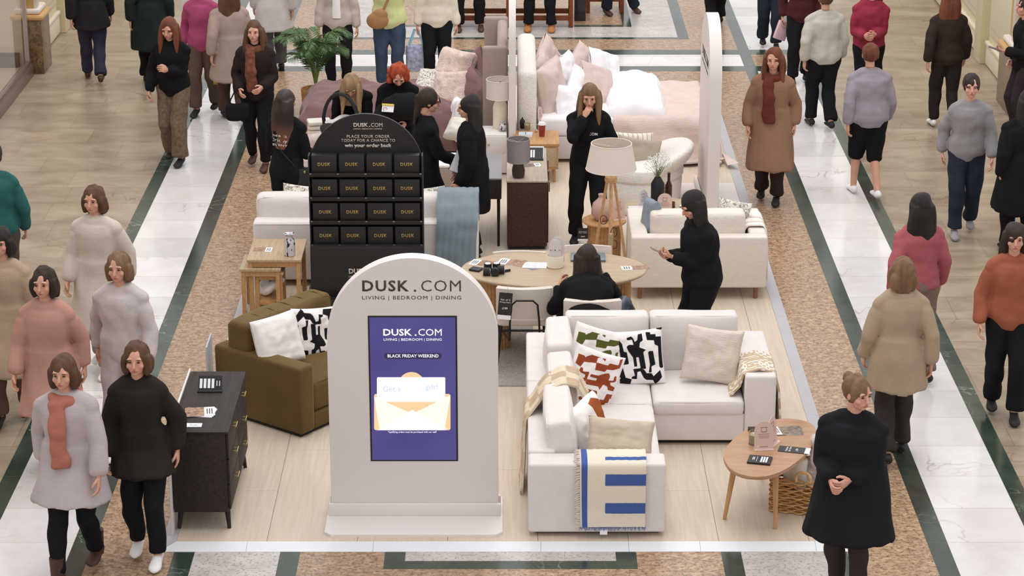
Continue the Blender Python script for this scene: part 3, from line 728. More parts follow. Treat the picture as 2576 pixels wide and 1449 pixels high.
# local: +X = facing direction (arm length), +Y = along the back
D_, W_ = .96, 1.25
bm = NB(); bx(bm, .04, D_ - .04, .03, W_ - .03, 0, .05); finish(bm, 'plinth', BLACK, OV)
arm_block('arm', VELVET, 0, D_, 0, .17, .03, .60, OV, .03)
arm_block('arm', VELVET, 0, D_, W_ - .17, W_, .03, .60, OV, .03)
arm_block('back_frame', VELVET, 0, .18, .175, W_ - .175, .03, .60, OV, .03)
arm_block('base', VELVET, .185, D_ - .015, .175, W_ - .175, .03, .16, OV, .015)
soft_block('seat_cushion', VELVET, .19, D_ - .03, .18, W_ - .18, .16, .42, OV, bev=.05, puff=.03, seed=21)
o = soft_block('back_cushion', VELVET, .13, .36, .03, W_ - .18, .40, .83, OV, bev=.04, puff=.035, seed=22)
bm = NB()
for q in range(5):
    y = .25 + q * .18; tube(bm, [(.14, y, .825), (.24, y + .01, .835), (.34, y, .825)], .004, 5)
finish(bm, 'back_cushion_seams', VELVET, o)
WHP = fabric('white_wool', rgb(238, 234, 230), .03)
c1 = cush('scatter_cushion', 'plain white cushion with a flat border on the olive velvet armchair', WHP, 698, 856, 18.2, .44, .42, .14, heading=40, tilt=18, roll=2, seed=15, pinch=.04)
cush('scatter_cushion', 'black and white abstract print cushion on the olive velvet armchair', PB, 792, 838, 18.6, .44, .44, .14, heading=30, tilt=12, roll=-6, pat=bwm, seed=17, n=60)

# ---------------------------------------------------------------- sideboard with brass handles
SB = thing('chest_of_drawers', 'black-brown wooden chest of six drawers with brass handles at the left front corner', 'chest of drawers', (-2.262, 16.62, DZ))
x0, x1, y0, y1 = -.208, .208, -.61, .6; zb_, zt_ = .15, .79
bm = NB(); bx(bm, x0, x1 - .02, y0, y1, zb_, zt_ - .02, .003); finish(bm, 'carcass', WALNUT, SB)
bm = NB(); bx(bm, x0 - .006, x1 + .006, y0 - .006, y1 + .006, zt_ - .02, zt_, .004); finish(bm, 'top', WALNUT, SB)
for i in range(2):
    for j in range(3):
        a = y0 + .02 + i * .6; b_ = a + .585; z = zb_ + .015 + j * .2
        bm = NB(); bx(bm, x1 - .02, x1, a, b_, z, z + .19, .003); d = finish(bm, 'drawer', WALNUT, SB)
        bm = NB(); ym = (a + b_) / 2; tube(bm, [(x1 + .028, ym - .05, z + .155), (x1 + .028, ym + .05, z + .155)], .0065, 8)
        for s in (-.03, .03): tube(bm, [(x1, ym + s, z + .155), (x1 + .028, ym + s, z + .155)], .005, 6)
        finish(bm, 'handle', BRASS, d)
for sx in (-1, 1):
    for sy in (-1, 1):
        bm = NB(); tube(bm, [(sx * .17, sy * .52, zb_), (sx * .185, sy * .56, 0)], [.022, .014], 10); finish(bm, 'leg', WALNUT, SB)
bm = NB(); bx(bm, -2.492, -2.478, 15.95, 17.26, .0, .83, .003); tag(finish(bm, 'white_board', PAINT), 'thin white board standing against the outer side of the black chest of drawers', 'panel')
bm = NB(); bx(bm, -2.50, -2.485, 18.28, 18.62, .005, .62, .003); tag(finish(bm, 'side_board', TRIMG), 'pale grey upright board at the deck edge behind the olive armchair', 'panel')

# ---------------------------------------------------------------- printed matter
PHOTO = mat('brochure_photo', rgb(150, 112, 84), .3, nz=(38, .75)); PHOTO2 = mat('brochure_photo_dark', rgb(112, 92, 72), .3, nz=(45, .8))
def brochure(name, label, x, y, z, rz=0, w=.21, d=.14, n=2, ph=None, white=.36, group=None):
    p = at(x, y, z); t = thing(name, label, 'brochure', p, R(rz), group)
    for k in range(n):
        bm = NB(); box(bm, (0, 0, .0015 + k * .003), (w, d, .0024), rot=(0, 0, R(8 * k))); c = finish(bm, 'cover', PAPER if k == 0 else PAPER, t, smooth=False)
        bm = NB(); box(bm, (-w * white / 2, 0, .0032 + k * .003), (w * (1 - white), d * .99, .0008), rot=None)
        bmesh.ops.rotate(bm, matrix=Euler((0, 0, R(8 * k))).to_matrix(), verts=bm.verts[:])
        finish(bm, 'cover_photo', ph or PHOTO, c, smooth=False)
        bm = NB()
        for q in range(3): box(bm, (w * (.5 - white / 2) + (q - 1) * w * white * .22, 0, .0034 + k * .003), (w * white * .1, d * .6, .0006))
        bmesh.ops.rotate(bm, matrix=Euler((0, 0, R(8 * k))).to_matrix(), verts=bm.verts[:])
        finish(bm, 'cover_print', INK, c, smooth=False)
    return t
ZT = DZ + .79
brochure('brochures', 'fanned pile of photo brochures on the black chest of drawers', 503, 1038, ZT, -8, .22, .17, 3)
t = thing('business_card', 'small white card with a script logo on the near end of the black chest', 'card', at(487, 1070, ZT + .001))
bm = NB(); box(bm, (0, 0, .002), (.12, .07, .004)); finish(bm, 'card', PAPER, t, smooth=False)
text('Dusk', .06, .02, mat('grey_print', rgb(150, 150, 160), .6), t, (0, 0, .0042), rot=(0, 0, 0), name='print')
def blackcard(label, x, y, z, rz, w=.19, d=.13, n=1, lines=('WHEN', 'WILL', 'THE'), stack=.012, holder=False):
    t = thing('black_leaflet', label, 'leaflet', at(x, y, z), R(rz))
    bm = NB(); box(bm, (0, 0, stack / 2), (w, d, stack), .001); finish(bm, 'card_stack', BLACK_C, t, smooth=False)
    bm = NB()
    for q in range(3): box(bm, (w * (.08 + q * .11), 0, stack + .0004), (w * .075, d * .72, .0008))
    box(bm, (-w * .12, 0, stack + .0004), (w * .015, d * .66, .0008))
    for q in range(2): box(bm, (-w * .24 - q * w * .06, d * .05, stack + .0004), (w * .03, d * .36, .0008))
    finish(bm, 'print', PAPER, t, smooth=False)
    return t
t = thing('card_holder', 'clear acrylic holder with a black offer card at the far end of the black chest', 'card holder', at(528, 985, ZT), 0)
ACR = mat('clear_acrylic', (.9, .92, .95), .05, trans=1)
bm = NB(); box(bm, (0, 0, .006), (.19, .05, .012), .002); finish(bm, 'foot', BLACK, t)
bm = NB(); box(bm, (0, .045, .05), (.18, .004, .12), rot=(R(-38), 0, 0)); c = finish(bm, 'card', BLACK_C, t, smooth=False)
bm = NB()
for q in range(4): box(bm, (-.07 + q * .03, .0405, .051), (.02, .003, .075), rot=(R(-38), 0, 0))
for q in range(2): box(bm, (.05 + q * .02, .0405, .051), (.006, .003, .04), rot=(R(-38), 0, 0))
finish(bm, 'card_print', PAPER, c, smooth=False)
bm = NB(); box(bm, (0, .038, .045), (.192, .003, .13), rot=(R(-38), 0, 0)); finish(bm, 'acrylic_front', ACR, t)

# ---------------------------------------------------------------- nest of tables
def frame_table(name, label, x0, x1, y0, y1, h, leg=.04, ap=.05, shelf=None, group=None, top_t=.025):
    t = thing(name, label, 'side table', ((x0 + x1) / 2, (y0 + y1) / 2, DZ), 0, group); a, b_ = (x1 - x0) / 2, (y1 - y0) / 2
    bm = NB(); bx(bm, -a, a, -b_, b_, h - top_t, h, .004); finish(bm, 'table_top', OAK, t)
    for sx in (-1, 1):
        for sy in (-1, 1):
            bm = NB(); bx(bm, sx * (a - .012), sx * (a - .012 - leg), sy * (b_ - .012), sy * (b_ - .012 - leg), 0, h - top_t, .003); finish(bm, 'leg', OAK_M, t)
    bm = NB(); q = .016
    for sy in (-1, 1): bx(bm, -a + leg + .012, a - leg - .012, sy * (b_ - q), sy * (b_ - q - .02), h - top_t - ap, h - top_t, .002)
    for sx in (-1, 1): bx(bm, sx * (a - q), sx * (a - q - .02), -b_ + leg + .012, b_ - leg - .012, h - top_t - ap, h - top_t, .002)
    finish(bm, 'apron', OAK_M, t)
    if shelf:
        bm = NB(); bx(bm, -a + .02, a - .02, -b_ + .02, b_ - .02, shelf - .05, shelf, .003); finish(bm, 'lower_shelf', OAK_M, t)
    return t
frame_table('nesting_table', 'largest square pale oak side table of the nest, left of the black voucher stand', -2.41, -1.91, 20.65, 21.28, .55)
frame_table('nesting_table', 'middle oak table of the nest, its top edge poking out at the left', -2.475, -2.10, 20.62, 21.05, .47, leg=.036)
frame_table('nesting_table', 'smallest oak table of the nest, its lower shelf holding a knotted cushion', -2.36, -2.08, 20.67, 21.0, .42, leg=.04, shelf=.15)
kb = NB(); rnd = random.Random(3)
for k in range(7):
    a = k * .9; pts = [(.085 * math.cos(a + t) * (1 - .25 * math.sin(t * 2 + k)), .085 * math.sin(a + t) * math.cos(k * .7), .075 + .055 * math.sin(t * 1.3 + k)) for t in np.linspace(0, 4, 14)]
    tube(kb, pts, .03, 10)
kme = remesh(kb, .008, 'knot'); kt = meshobj('knot_cushion', kme, WHITE); kt.location = (-2.215, 20.84, DZ + .165); tag(kt, 'white knotted ball cushion sitting inside the nest of oak tables', 'cushion')
brochure('brochures', 'small photo brochure on the oak nest of tables', 661, 628, DZ + .55, -2, .17, .12, 1)
DAL = bpy.data.materials.new('speckled_glaze'); DAL.use_nodes = True; nt = DAL.node_tree; b = nt.nodes['Principled BSDF']; b.inputs['Roughness'].default_value = .25
v_ = nt.nodes.new('ShaderNodeTexNoise'); v_.inputs['Scale'].default_value = 34; tc = nt.nodes.new('ShaderNodeTexCoord'); mp = nt.nodes.new('ShaderNodeMapping'); mp.inputs['Scale'].default_value = (1.3, 1.3, .6)
nt.links.new(tc.outputs['Object'], mp.inputs[0]); nt.links.new(mp.outputs[0], v_.inputs['Vector'])
cr_ = nt.nodes.new('ShaderNodeValToRGB'); cr_.color_ramp.elements[0].position = .42; cr_.color_ramp.elements[0].color = (*rgb(36, 32, 34), 1); cr_.color_ramp.elements[1].position = .45; cr_.color_ramp.elements[1].color = (*rgb(205, 200, 204), 1)
nt.links.new(v_.outputs[0], cr_.inputs[0]); nt.links.new(cr_.outputs[0], b.inputs['Base Color'])
def lathe_thing(name, label, cat, p, prof, m, n=28, **k):
    bm = NB(); lathe(bm, prof, n, **k); o = finish(bm, name, m, None, angle=50); o.location = p; return tag(o, label, cat)
lathe_thing('vase', 'black and white speckled bottle vase with flared rim on the oak nest of tables', 'vase', at(729, 642, DZ + .55),
            [(.04, 0), (.05, .004), (.052, .12), (.05, .15), (.03, .175), (.026, .19), (.05, .205), (.052, .21), (.022, .195), (.02, .18)], DAL)

# ---------------------------------------------------------------- ivory sofa seen from behind
ws = thing('sofa', 'long ivory sofa seen from behind, beyond the black voucher stand, with a blue-grey throw', 'sofa', (-1.375, 21.5, DZ))
a = 1.065
arm_block('back_frame', W_SOFA, -a, a, 0, .2, .06, .64, ws, .035)
seam(ws, [(-a + .02, .002, .62), (a - .02, .002, .62)], W_SOFA)
for s in (-1, 1):
    arm_block('arm', W_SOFA, s * a, s * (a - .18), .2, .95, .06, .58, ws, .03)
    for y in (.06, .85):
        bm = NB(); bx(bm, s * (a - .1), s * (a - .05), y, y + .05, 0, .07); finish(bm, 'leg', BLACK, ws)
arm_block('base', W_SOFA, -a + .18, a - .18, .2, .93, .06, .26, ws, .02)
for s in (-1, 1):
    soft_block('seat_cushion', W_SOFA, min(0, s * (a - .19)) + .003, max(0, s * (a - .19)) - .003, .24, .94, .26, .42, ws, seed=31 + s)
    soft_block('back_cushion', W_SOFA, min(0, s * (a - .01)) + .003, max(0, s * (a - .01)) - .003, .2, .42, .42, .84, ws, bev=.06, puff=.03, seed=33 + s)
THG = mat('throw_bluegrey', rgb(132, 146, 156), .95, nz=(5, .06), bump=(120, .4), sheen=.2, spec=.1)
path = [(-.50, 22.1, .5), (-.50, 21.95, .84), (-.50, 21.82, .905), (-.50, 21.68, .895), (-.50, 21.56, .80), (-.50, 21.465, .68), (-.51, 21.45, .5), (-.515, 21.445, .3), (-.52, 21.44, .14)]
rows = polyline_rows(path, (.40, 0, 0), 30, nsub=7, wave=.003, fan=-.08, seed=1)
tag(sheet('throw_blanket', THG, rows, None, .02, wob=.012, seed=8), 'plain blue-grey throw over the back of the long ivory sofa', 'blanket')
LEAFC = bpy.data.materials.new('print_botanical'); LEAFC.use_nodes = True; nt = LEAFC.node_tree; b = nt.nodes['Principled BSDF']; b.inputs['Roughness'].default_value = .9
v_ = nt.nodes.new('ShaderNodeTexNoise'); v_.inputs['Scale'].default_value = 14; v_.inputs['Distortion'].default_value = 2; tc = nt.nodes.new('ShaderNodeTexCoord'); nt.links.new(tc.outputs['Object'], v_.inputs['Vector'])
cr_ = nt.nodes.new('ShaderNodeValToRGB'); e = cr_.color_ramp.elements; e[0].position = .44; e[0].color = (*rgb(228, 220, 208), 1); e[1].position = .56; e[1].color = (*rgb(228, 220, 208), 1)
for p_, c_ in ((.49, rgb(120, 120, 112)), (.51, rgb(120, 120, 112))): q = e.new(p_); q.color = (*c_, 1)
nt.links.new(v_.outputs[0], cr_.inputs[0]); nt.links.new(cr_.outputs[0], b.inputs['Base Color'])
cush('scatter_cushion', 'leaf-print cushion peeping over the left part of the long ivory sofa back', LEAFC, 765, 512, 22.0, .44, .36, .14, heading=180, tilt=-12, roll=6, seed=41)
cush('scatter_cushion', 'leaf-print cushion peeping between the black stand and the blue-grey throw', LEAFC, 1072, 518, 22.0, .40, .36, .14, heading=180, tilt=-12, roll=-6, seed=43)

# ---------------------------------------------------------------- oval dining table, chairs and rug
RUG = mat('woven_rug', rgb(172, 164, 156), .95, nz=(60, .25), bump=(110, .9), spec=.05, stretch=(1, 1.6, 1))
bm = NB(); bx(bm, -1.25, .2, 18.9, 20.9, DZ, DZ + .012, .004); tag(finish(bm, 'rug', RUG), 'grey-beige woven rug running under the oval dining table', 'rug')
TY = 19.9
dt = thing('dining_table', 'oval pale oak dining table on fluted pedestals in the middle of the display', 'dining table', (.385, TY, DZ))
bm = NB(); lathe(bm, [(.0, .69), (.96, .69), (.985, .70), (1.0, .712), (1.0, .718), (.99, .725), (.0, .725)], 72, sx=.82, sy=.50)
finish(bm, 'table_top', OAK_T, dt, angle=35)
for x in (-.53, .53):
    bm = NB(); lathe(bm, [(.15, 0), (.15, .69)], 56, c=(x, 0, 0), flute=-.07, sy=1.2); finish(bm, 'fluted_pedestal', OAK_M, dt, smooth=False)
CH = fabric('chair_linen', rgb(218, 208, 198), .03)
def make_chair(label, x, y, rz, group=None):
    """local: back at -Y, sitter faces +Y"""
    t = thing('dining_chair', label, 'chair', (x, y, DZ), R(rz), group)
    soft_block('seat', CH, -.235, .235, -.02, .44, .40, .47, t, bev=.03, puff=.01, seed=x, piping=False)
    n = 14; bm = NB(); fr_ = []; 
    for j in range(9):
        z = .49 + .285 * j / 8; row = []
        for i in range(n + 1):
            u = i / n * 2 - 1; row.append(Vector((u * .245, -.075 + .05 * u * u - .05 * (j / 8), z)))
        fr_.append(row)
    sheet('backrest', CH, fr_, t, .045, wob=.003, seed=x)
    bm = NB(); tube(bm, [(-.13, -.085, .30), (-.125, -.155, .50), (-.11, -.185, .66), (-.07, -.19, .70), (.07, -.19, .70), (.11, -.185, .66), (.125, -.155, .50), (.13, -.085, .30)], .009, 8)
    tube(bm, [(-.13, -.085, .305), (-.2, .0, .37)], .008, 8); tube(bm, [(.13, -.085, .305), (.2, .0, .37)], .008, 8)
    finish(bm, 'back_hoop', BLACK_M, t)
    for sx in (-1, 1):
        bm = NB(); tube(bm, [(sx * .21, .0, .41), (sx * .245, -.05, 0)], [(.022, .014), (.016, .011)], 8); finish(bm, 'leg', BLACK_M, t)
        bm = NB(); tube(bm, [(sx * .21, .40, .41), (sx * .235, .44, 0)], [(.022, .014), (.016, .011)], 8); finish(bm, 'leg', BLACK_M, t)
    for sy in (.0, .40): bm = NB(); tube(bm, [(-.22, sy, .36), (.22, sy, .36)], .01, 6); finish(bm, 'stretcher', BLACK_M, t)
    return t
ch1 = make_chair('cream dining chair with a price tag, near side of the table by the arch sign', .12, 19.3, 0)
ch2 = make_chair('cream dining chair the seated woman in black is sitting on', .69, 18.98, 0)
ch3 = make_chair('cream dining chair at the far left of the oval table, only its top edge showing', .08, 20.27, 180)
ch3.scale = (1, 1, .94)
ch4 = make_chair('cream dining chair on the far side of the oval table, behind the laptop', .665, 20.3, 180)
def pricetag(label, x, y, Y, w, h, head=0, tilt=0, roll=0, string=True, l1='Set of 2', l2='Dining Chairs', pr='£199'):
    p = aty(x, y, Y); t = thing('price_tag', label, 'price tag', p); M = Matrix.Rotation(R(head), 4, 'Z') @ Matrix.Rotation(R(-tilt), 4, 'X') @ Matrix.Rotation(R(roll), 4, 'Y'); t.rotation_euler = M.to_euler()
    bm = NB(); box(bm, (0, 0, 0), (w, .003, h)); finish(bm, 'card', BLACK_C, t, smooth=False)
    bm = NB(); box(bm, (0, -.001, -h * .42), (w, .003, h * .16)); finish(bm, 'card_footer', PAPER, t, smooth=False)
    text(l1, w * .72, h * .06, PAPER, t, (0, -.002, h * .24), name='print'); text(l2, w * .8, h * .06, PAPER, t, (0, -.002, h * .14), name='print'); text(pr, w * .4, h * .08, PAPER, t, (0, -.002, -.02), bold=.02, name='print')
    if string:
        bm = NB(); tube(bm, [(0, 0, h * .46), (.01, .01, h * .46 + .05), (.02, .03, h * .46 + .1)], .0018, 5); finish(bm, 'string', LINEN, t)
    return t
pricetag('black price tag tied with string to the near left dining chair', 1270, 770, 19.07, .115, .235, head=0, tilt=4, roll=5)
pricetag('small black price tag hanging beside the fluted round side table', 1466, 590, 22.0, .10, .13, l1='Fluted', l2='Side Table', pr='£89')
TT = DZ + .725
brochure('brochures', 'photo brochure at the left end of the oval dining table', 1214, 662, TT, 160, .22, .15, 1)
brochure('brochures', 'fanned photo brochures near the far edge of the oval dining table', 1287, 661, TT, 155, .24, .16, 2)
brochure('brochures', 'photo brochure lying across the right end of the oval dining table', 1600, 674, TT, 185, .26, .10, 1)
bm = NB(); box(bm, (0, 0, .01), (.1, .085, .02), .004); o = finish(bm, 'card_wallet', BLACK_C, None); o.location = at(1197, 680, TT); o.rotation_euler = (0, 0, R(-25)); tag(o, 'small black wallet beside the black card reader on the dining table', 'wallet')
t = thing('paper_rolls', 'cluster of black-cored label rolls with white faces on the dining table', 'rolls', at(1240, 688, TT))
for (x, y, z, ax) in ((-.045, .02, .05, 0), (.03, .03, .05, 0), (-.055, -.05, .036, 1), (.02, -.06, .036, 2), (.07, -.01, .04, 1)):
    bm = NB()
    if ax == 0: tube(bm, [(x, y, 0), (x, y, .085)], .034, 18)
    elif ax == 1: tube(bm, [(x - .03, y, z), (x + .03, y, z)], .036, 18)
    else: tube(bm, [(x, y - .03, z), (x, y + .03, z)], .036, 18)
    r_ = finish(bm, 'roll', BLACK, t); bm = NB()
    if ax == 0: tube(bm, [(x, y, .085), (x, y, .088)], .026, 16)
    elif ax == 1: tube(bm, [(x + .03, y, z), (x + .033, y, z)], .026, 16)
    else: tube(bm, [(x, y + .03, z), (x, y + .033, z)], .026, 16)
    finish(bm, 'roll_face', PAPER, r_)
bm = NB(); tube(bm, [(.09, .03, .012), (.15, .06, .012)], .011, 8); finish(bm, 'pen', BLACK, t)
t = thing('order_form', 'printed white order form beside the round cream pot on the dining table', 'paper', at(1345, 668, TT), R(-4))
bm = NB(); box(bm, (.02, -.045, .001), (.16, .10, .002), rot=(0, 0, R(35))); finish(bm, 'envelope', mat('grey_envelope', rgb(120, 122, 128), .6), t, smooth=False)
bm = NB(); box(bm, (0, 0, .003), (.215, .16, .002)); pf = finish(bm, 'sheet', PAPER, t, smooth=False)
bm = NB()
for q in range(7):
    for c in range(3): box(bm, (-.06 + c * .06, .06 - q * .02, .0043), (.045, .004, .0005))
finish(bm, 'sheet_print', mat('grey_print', rgb(150, 150, 160), .6), pf, smooth=False)
pt = thing('round_pot', 'round cream pot holding a white arch card on the dining table', 'pot', at(1396, 671, TT))
bm = NB(); lathe(bm, [(.0, 0), (.068, 0), (.074, .006), (.075, .105), (.072, .11), (.068, .105), (.067, .02), (.0, .02)], 36); finish(bm, 'pot', CERAM, pt)
def archcard(name, label, p, w, h, m, head=0, pr=None, ink=None, icon=True, tilt=6, cat='sign card', parent=None):
    t = parent or thing(name, label, cat, p, R(head))
    bm = NB(); prism(bm, arch(w, h, 20), -.0015, .0015); c = finish(bm, 'card', m, t, smooth=False); c.rotation_euler = (R(-tilt), 0, 0)
    bm = NB(); bx(bm, -w / 2, w / 2, -.03, .03, 0, .003); finish(bm, 'card_foot', m, t, smooth=False)
    ik = ink or mat('rose_ink', rgb(160, 98, 96), .6); bm = NB()
    if icon:
        x_, z_ = w * .18, h * .78
        bx(bm, -x_, x_, -.003, -.002, z_, z_ + .004); bx(bm, -x_ * .8, -x_ * .7, -.003, -.002, z_ - .03, z_); bx(bm, x_ * .7, x_ * .8, -.003, -.002, z_ - .03, z_)
    for k, (q, ww) in enumerate(((.62, .3), (.54, .6), (.47, .55), (.41, .5))): bx(bm, -w * ww / 2, w * ww / 2, -.003, -.002, h * q, h * q + (.005 if k == 0 else .0025))
    bx(bm, -w * .22, w * .22, -.003, -.002, h * .08, h * .08 + .004)
    pr_ = finish(bm, 'card_print', ik, c, smooth=False)
    return t
GC = mat('lilac_white_card', rgb(220, 212, 214), .45)
bm = NB(); prism(bm, arch(.105, .19, 24), -.002, .002); c = finish(bm, 'arch_card', GC, pt); c.location = (0, 0, .06)
bm = NB(); prism(bm, arch(.12, .23, 24), -.002, .002); c2 = finish(bm, 'arch_card', GC, pt); c2.location = (.025, .05, .03)
bm = NB()
for x, r_ in ((-.04, .004), (-.025, .002), (0, .005), (.035, .003), (.047, .002)): ellipsoid(bm, (x, -.004, .095), (r_, .002, r_ * 1.3), u=8, v=6)
finish(bm, 'card_dots', BLACK, c)
lp = thing('laptop', 'closed blue-grey laptop on the dining table in front of the far chair', 'laptop', at(1479, 650, TT), R(-1))
LPM = mat('laptop_shell', rgb(116, 126, 136), .35, metal=.3)
bm = NB(); box(bm, (0, 0, .007), (.31, .21, .012), .004); finish(bm, 'base', LPM, lp)
bm = NB(); box(bm, (0, 0, .017), (.31, .21, .007), .003); ld = finish(bm, 'lid', LPM, lp)
bm = NB(); box(bm, (-.11, -.06, .0212), (.03, .03, .0008)); box(bm, (-.06, -.07, .0212), (.04, .02, .0008)); finish(bm, 'stickers', PAPER, ld)

# ---------------------------------------------------------------- right-hand loveseat from behind
rs = thing('loveseat', 'compact ivory loveseat seen from behind at the right edge of the deck', 'sofa', (1.76, 21.1, DZ))
a = .635
IV = mat('ivory_weave', rgb(226, 217, 206), .95, nz=(12, .03), bump=(70, .6), spec=.1, stretch=(1, 1, 2.5))
arm_block('back_frame', IV, -a, a, 0, .14, .12, .62, rs, .02)
for s in (-1, 1): arm_block('arm', IV, s * a, s * (a - .16), .14, .93, .12, .62, rs, .02)
arm_block('base', IV, -a + .16, a - .16, .14, .92, .12, .28, rs, .02)
soft_block('seat_cushion', IV, -a + .165, a - .165, .16, .93, .28, .42, rs, seed=51)
soft_block('back_cushion', IV, -.45, .44, .15, .37, .42, .80, rs, bev=.04, puff=.015, seed=52)
LEGW = wood('walnut_leg', rgb(120, 84, 62), rgb(150, 110, 84), rough=.4)
for s in (-1, 1):
    for y in (.07, .85):
        bm = NB(); tube(bm, [(s * (a - .09), y, .125), (s * (a - .09), y, 0)], [.024, .022], 14); finish(bm, 'leg', LEGW, rs)
def stp(P): return poly_sdf(P, rects((-.1, .18, 1.1, .24), (-.1, .30, 1.1, .33), (-.1, .5, 1.1, .56), (-.1, .62, 1.1, .65)))
def stp2(P): Q = np.stack([P[:, 1], P[:, 0]], 1); return stp(Q)
THS = patmat('throw_rose_stripe', rgb(236, 228, 222), rgb(206, 176, 166), .01)
path = [(2.14, 21.62, .45), (2.2, 21.62, .60), (2.24, 21.62, .668), (2.38, 21.62, .668), (2.41, 21.6, .60), (2.425, 21.6, .35), (2.43, 21.6, .12)]
rows = polyline_rows(path, (0, .46, 0), 24, nsub=6, wave=.003)
tag(sheet('throw_blanket', THS, rows, None, .012, stp2, seed=9), 'white throw with pale pink stripes over the right arm of the loveseat', 'blanket')
BLUEV = fabric('dusty_blue', rgb(134, 146, 156), .05)
cush('scatter_cushion', 'dusty blue cushion tucked at the left end of the loveseat', BLUEV, 1637, 547, 21.5, .30, .36, .12, heading=105, tilt=-8, roll=-6, seed=55)
cush('scatter_cushion', 'cream leaf-print cushion at the right end of the loveseat', LEAFC, 1842, 545, 21.62, .34, .32, .12, heading=190, tilt=-10, roll=14, seed=57)

# ---------------------------------------------------------------- tripod lamp
LZ = 1.45
lp0 = at(1538, 361, DZ + LZ); LX, LY = lp0.x, lp0.y
tl = thing('tripod_lamp', 'tripod floor lamp with pale wooden legs and a wide cream shade', 'floor lamp', (LX, LY, DZ))
for q, an in enumerate((-90, 30, 150)):
    a = R(an); bm = NB()
    tube(bm, [(.035 * math.cos(a), .035 * math.sin(a), 1.1), (.13 * math.cos(a), .13 * math.sin(a), .55), (.22 * math.cos(a), .22 * math.sin(a), 0)], [(.016, .016), (.02, .016), (.02, .016)], 4, side=Vector((-math.sin(a), math.cos(a), 0)))
    lg = finish(bm, 'leg', BEECH, tl, smooth=False)
bm = NB(); tube(bm, [(0, -.16, .62), (0, -.142, .5)], [.026, .026], 4); 
for z in (.60, .54): ellipsoid(bm, (0, -.18, z), (.005, .005, .005), u=8, v=6)
finish(bm, 'leg_bracket', OAK, tl)
bm = NB(); lathe(bm, [(.0, 1.08), (.055, 1.08), (.06, 1.1), (.055, 1.13), (.012, 1.135), (.012, 1.2), (.02, 1.2), (.02, 1.28), (0, 1.28)], 20); finish(bm, 'hub', BEECH, tl)
def shade(parent, r0, r1, z0, z1, m=SHADE, mi=SHADE_IN, th=.004):
    n = 48; bm = NB(); ring = []
    for r_, z in ((r0, z0), (r1, z1), (r1 - th, z1), (r0 - th, z0)): ring.append([bm.verts.new((r_ * math.cos(2 * math.pi * k / n), r_ * math.sin(2 * math.pi * k / n), z)) for k in range(n)])
    for q in range(4):
        A, B = ring[q], ring[(q + 1) % 4]
        for k in range(n): bm.faces.new((A[k], A[(k + 1) % n], B[(k + 1) % n], B[k]))
    s = finish(bm, 'lamp_shade', m, parent, angle=30)
    for r_, z in ((r1 - th / 2, z1), (r0 - th / 2, z0)):
        bm = NB(); tube(bm, [(r_ * math.cos(2 * math.pi * k / n), r_ * math.sin(2 * math.pi * k / n), z) for k in range(n + 1)], .005, 6); finish(bm, 'shade_trim', m, s)
    bm = NB()
    for k in range(3):
        a = k * 2.094 + .9; tube(bm, [(0, 0, z1 - .03), ((r1 - .006) * math.cos(a), (r1 - .006) * math.sin(a), z1 - .004)], .002, 5)
    finish(bm, 'shade_spider', CHROME, s)
    return s
k_ = 1.0
sw_ = (at(1590, 361, DZ + LZ).x - at(1487, 361, DZ + LZ).x) / 2; sb_ = (aty(1601, 420, LY).x - aty(1473, 420, LY).x) / 2
shade(tl, sb_, sw_, aty(1538, 424, LY).z - DZ, LZ)
bm = NB()
for k in range(3):
    c0 = Vector((.03 - .1 * (k == 0), -.14, .75 - .12 * k)); tube(bm, [c0 + Vector((.03 * math.cos(t + k), .01 * math.sin(3 * t), .045 * math.sin(t + k))) for t in np.linspace(0, 9, 30)], .0035, 5)
finish(bm, 'power_cord', BLACK, tl)

# ---------------------------------------------------------------- fluted side table with vase
ft = thing('fluted_side_table', 'small round oak side table with a fluted drum base under a pink vase', 'side table', (.91, 22.1, DZ))
bm = NB(); lathe(bm, [(0, .455), (.205, .455), (.215, .462), (.215, .47), (.208, .478), (0, .478)], 48); finish(bm, 'table_top', OAK_M, ft)
bm = NB(); lathe(bm, [(.165, 0), (.165, .455)], 60, flute=-.07); finish(bm, 'fluted_base', OAK_M, ft, smooth=False)
lathe_thing('vase', 'bulbous dusty pink ceramic vase on the fluted round side table', 'vase', at(1513, 553, DZ + .478),
            [(.05, 0), (.07, .01), (.095, .06), (.1, .11), (.085, .17), (.04, .215), (.03, .235), (.036, .26), (.028, .255), (.024, .23)], PINKC)
archcard('sign_card', 'pink arch-shaped sign card beside the pink vase', at(1557, 552, DZ + .478), .13, .22, PINK, 20)

# ---------------------------------------------------------------- round coffee table and things on it
CT = DZ + .40; cc_ = Vector((1.52, 22.68, DZ))
ct = thing('coffee_table', 'round oak coffee table behind the loveseat', 'coffee table', cc_)
bm = NB(); lathe(bm, [(0, .375), (.405, .375), (.415, .384), (.415, .392), (.408, .40), (0, .40)], 56); finish(bm, 'table_top', OAK_T, ct)
bm = NB(); lathe(bm, [(.26, 0), (.26, .375)], 64, flute=-.05); finish(bm, 'fluted_base', OAK_M, ct, smooth=False)
bv = thing('black_vase', 'tall matt black bottle vase holding white gypsophila on the coffee table', 'vase', at(1653, 524, CT))
bm = NB(); lathe(bm, [(0, 0), (.06, 0), (.066, .01), (.066, .26), (.035, .315), (.03, .325), (.022, .325), (.02, .3), (0, .3)], 28); finish(bm, 'bottle', BLACK, bv)
fl = thing('gypsophila', 'bunch of tiny white gypsophila flowers in the tall black vase', 'flowers', bv.location + Vector((0, 0, .31)))
STEM = mat('stem_green', rgb(120, 136, 92), .7); PET = mat('petal_white', rgb(238, 240, 234), .7)
bs = NB(); bf = NB(); rnd = random.Random(5)
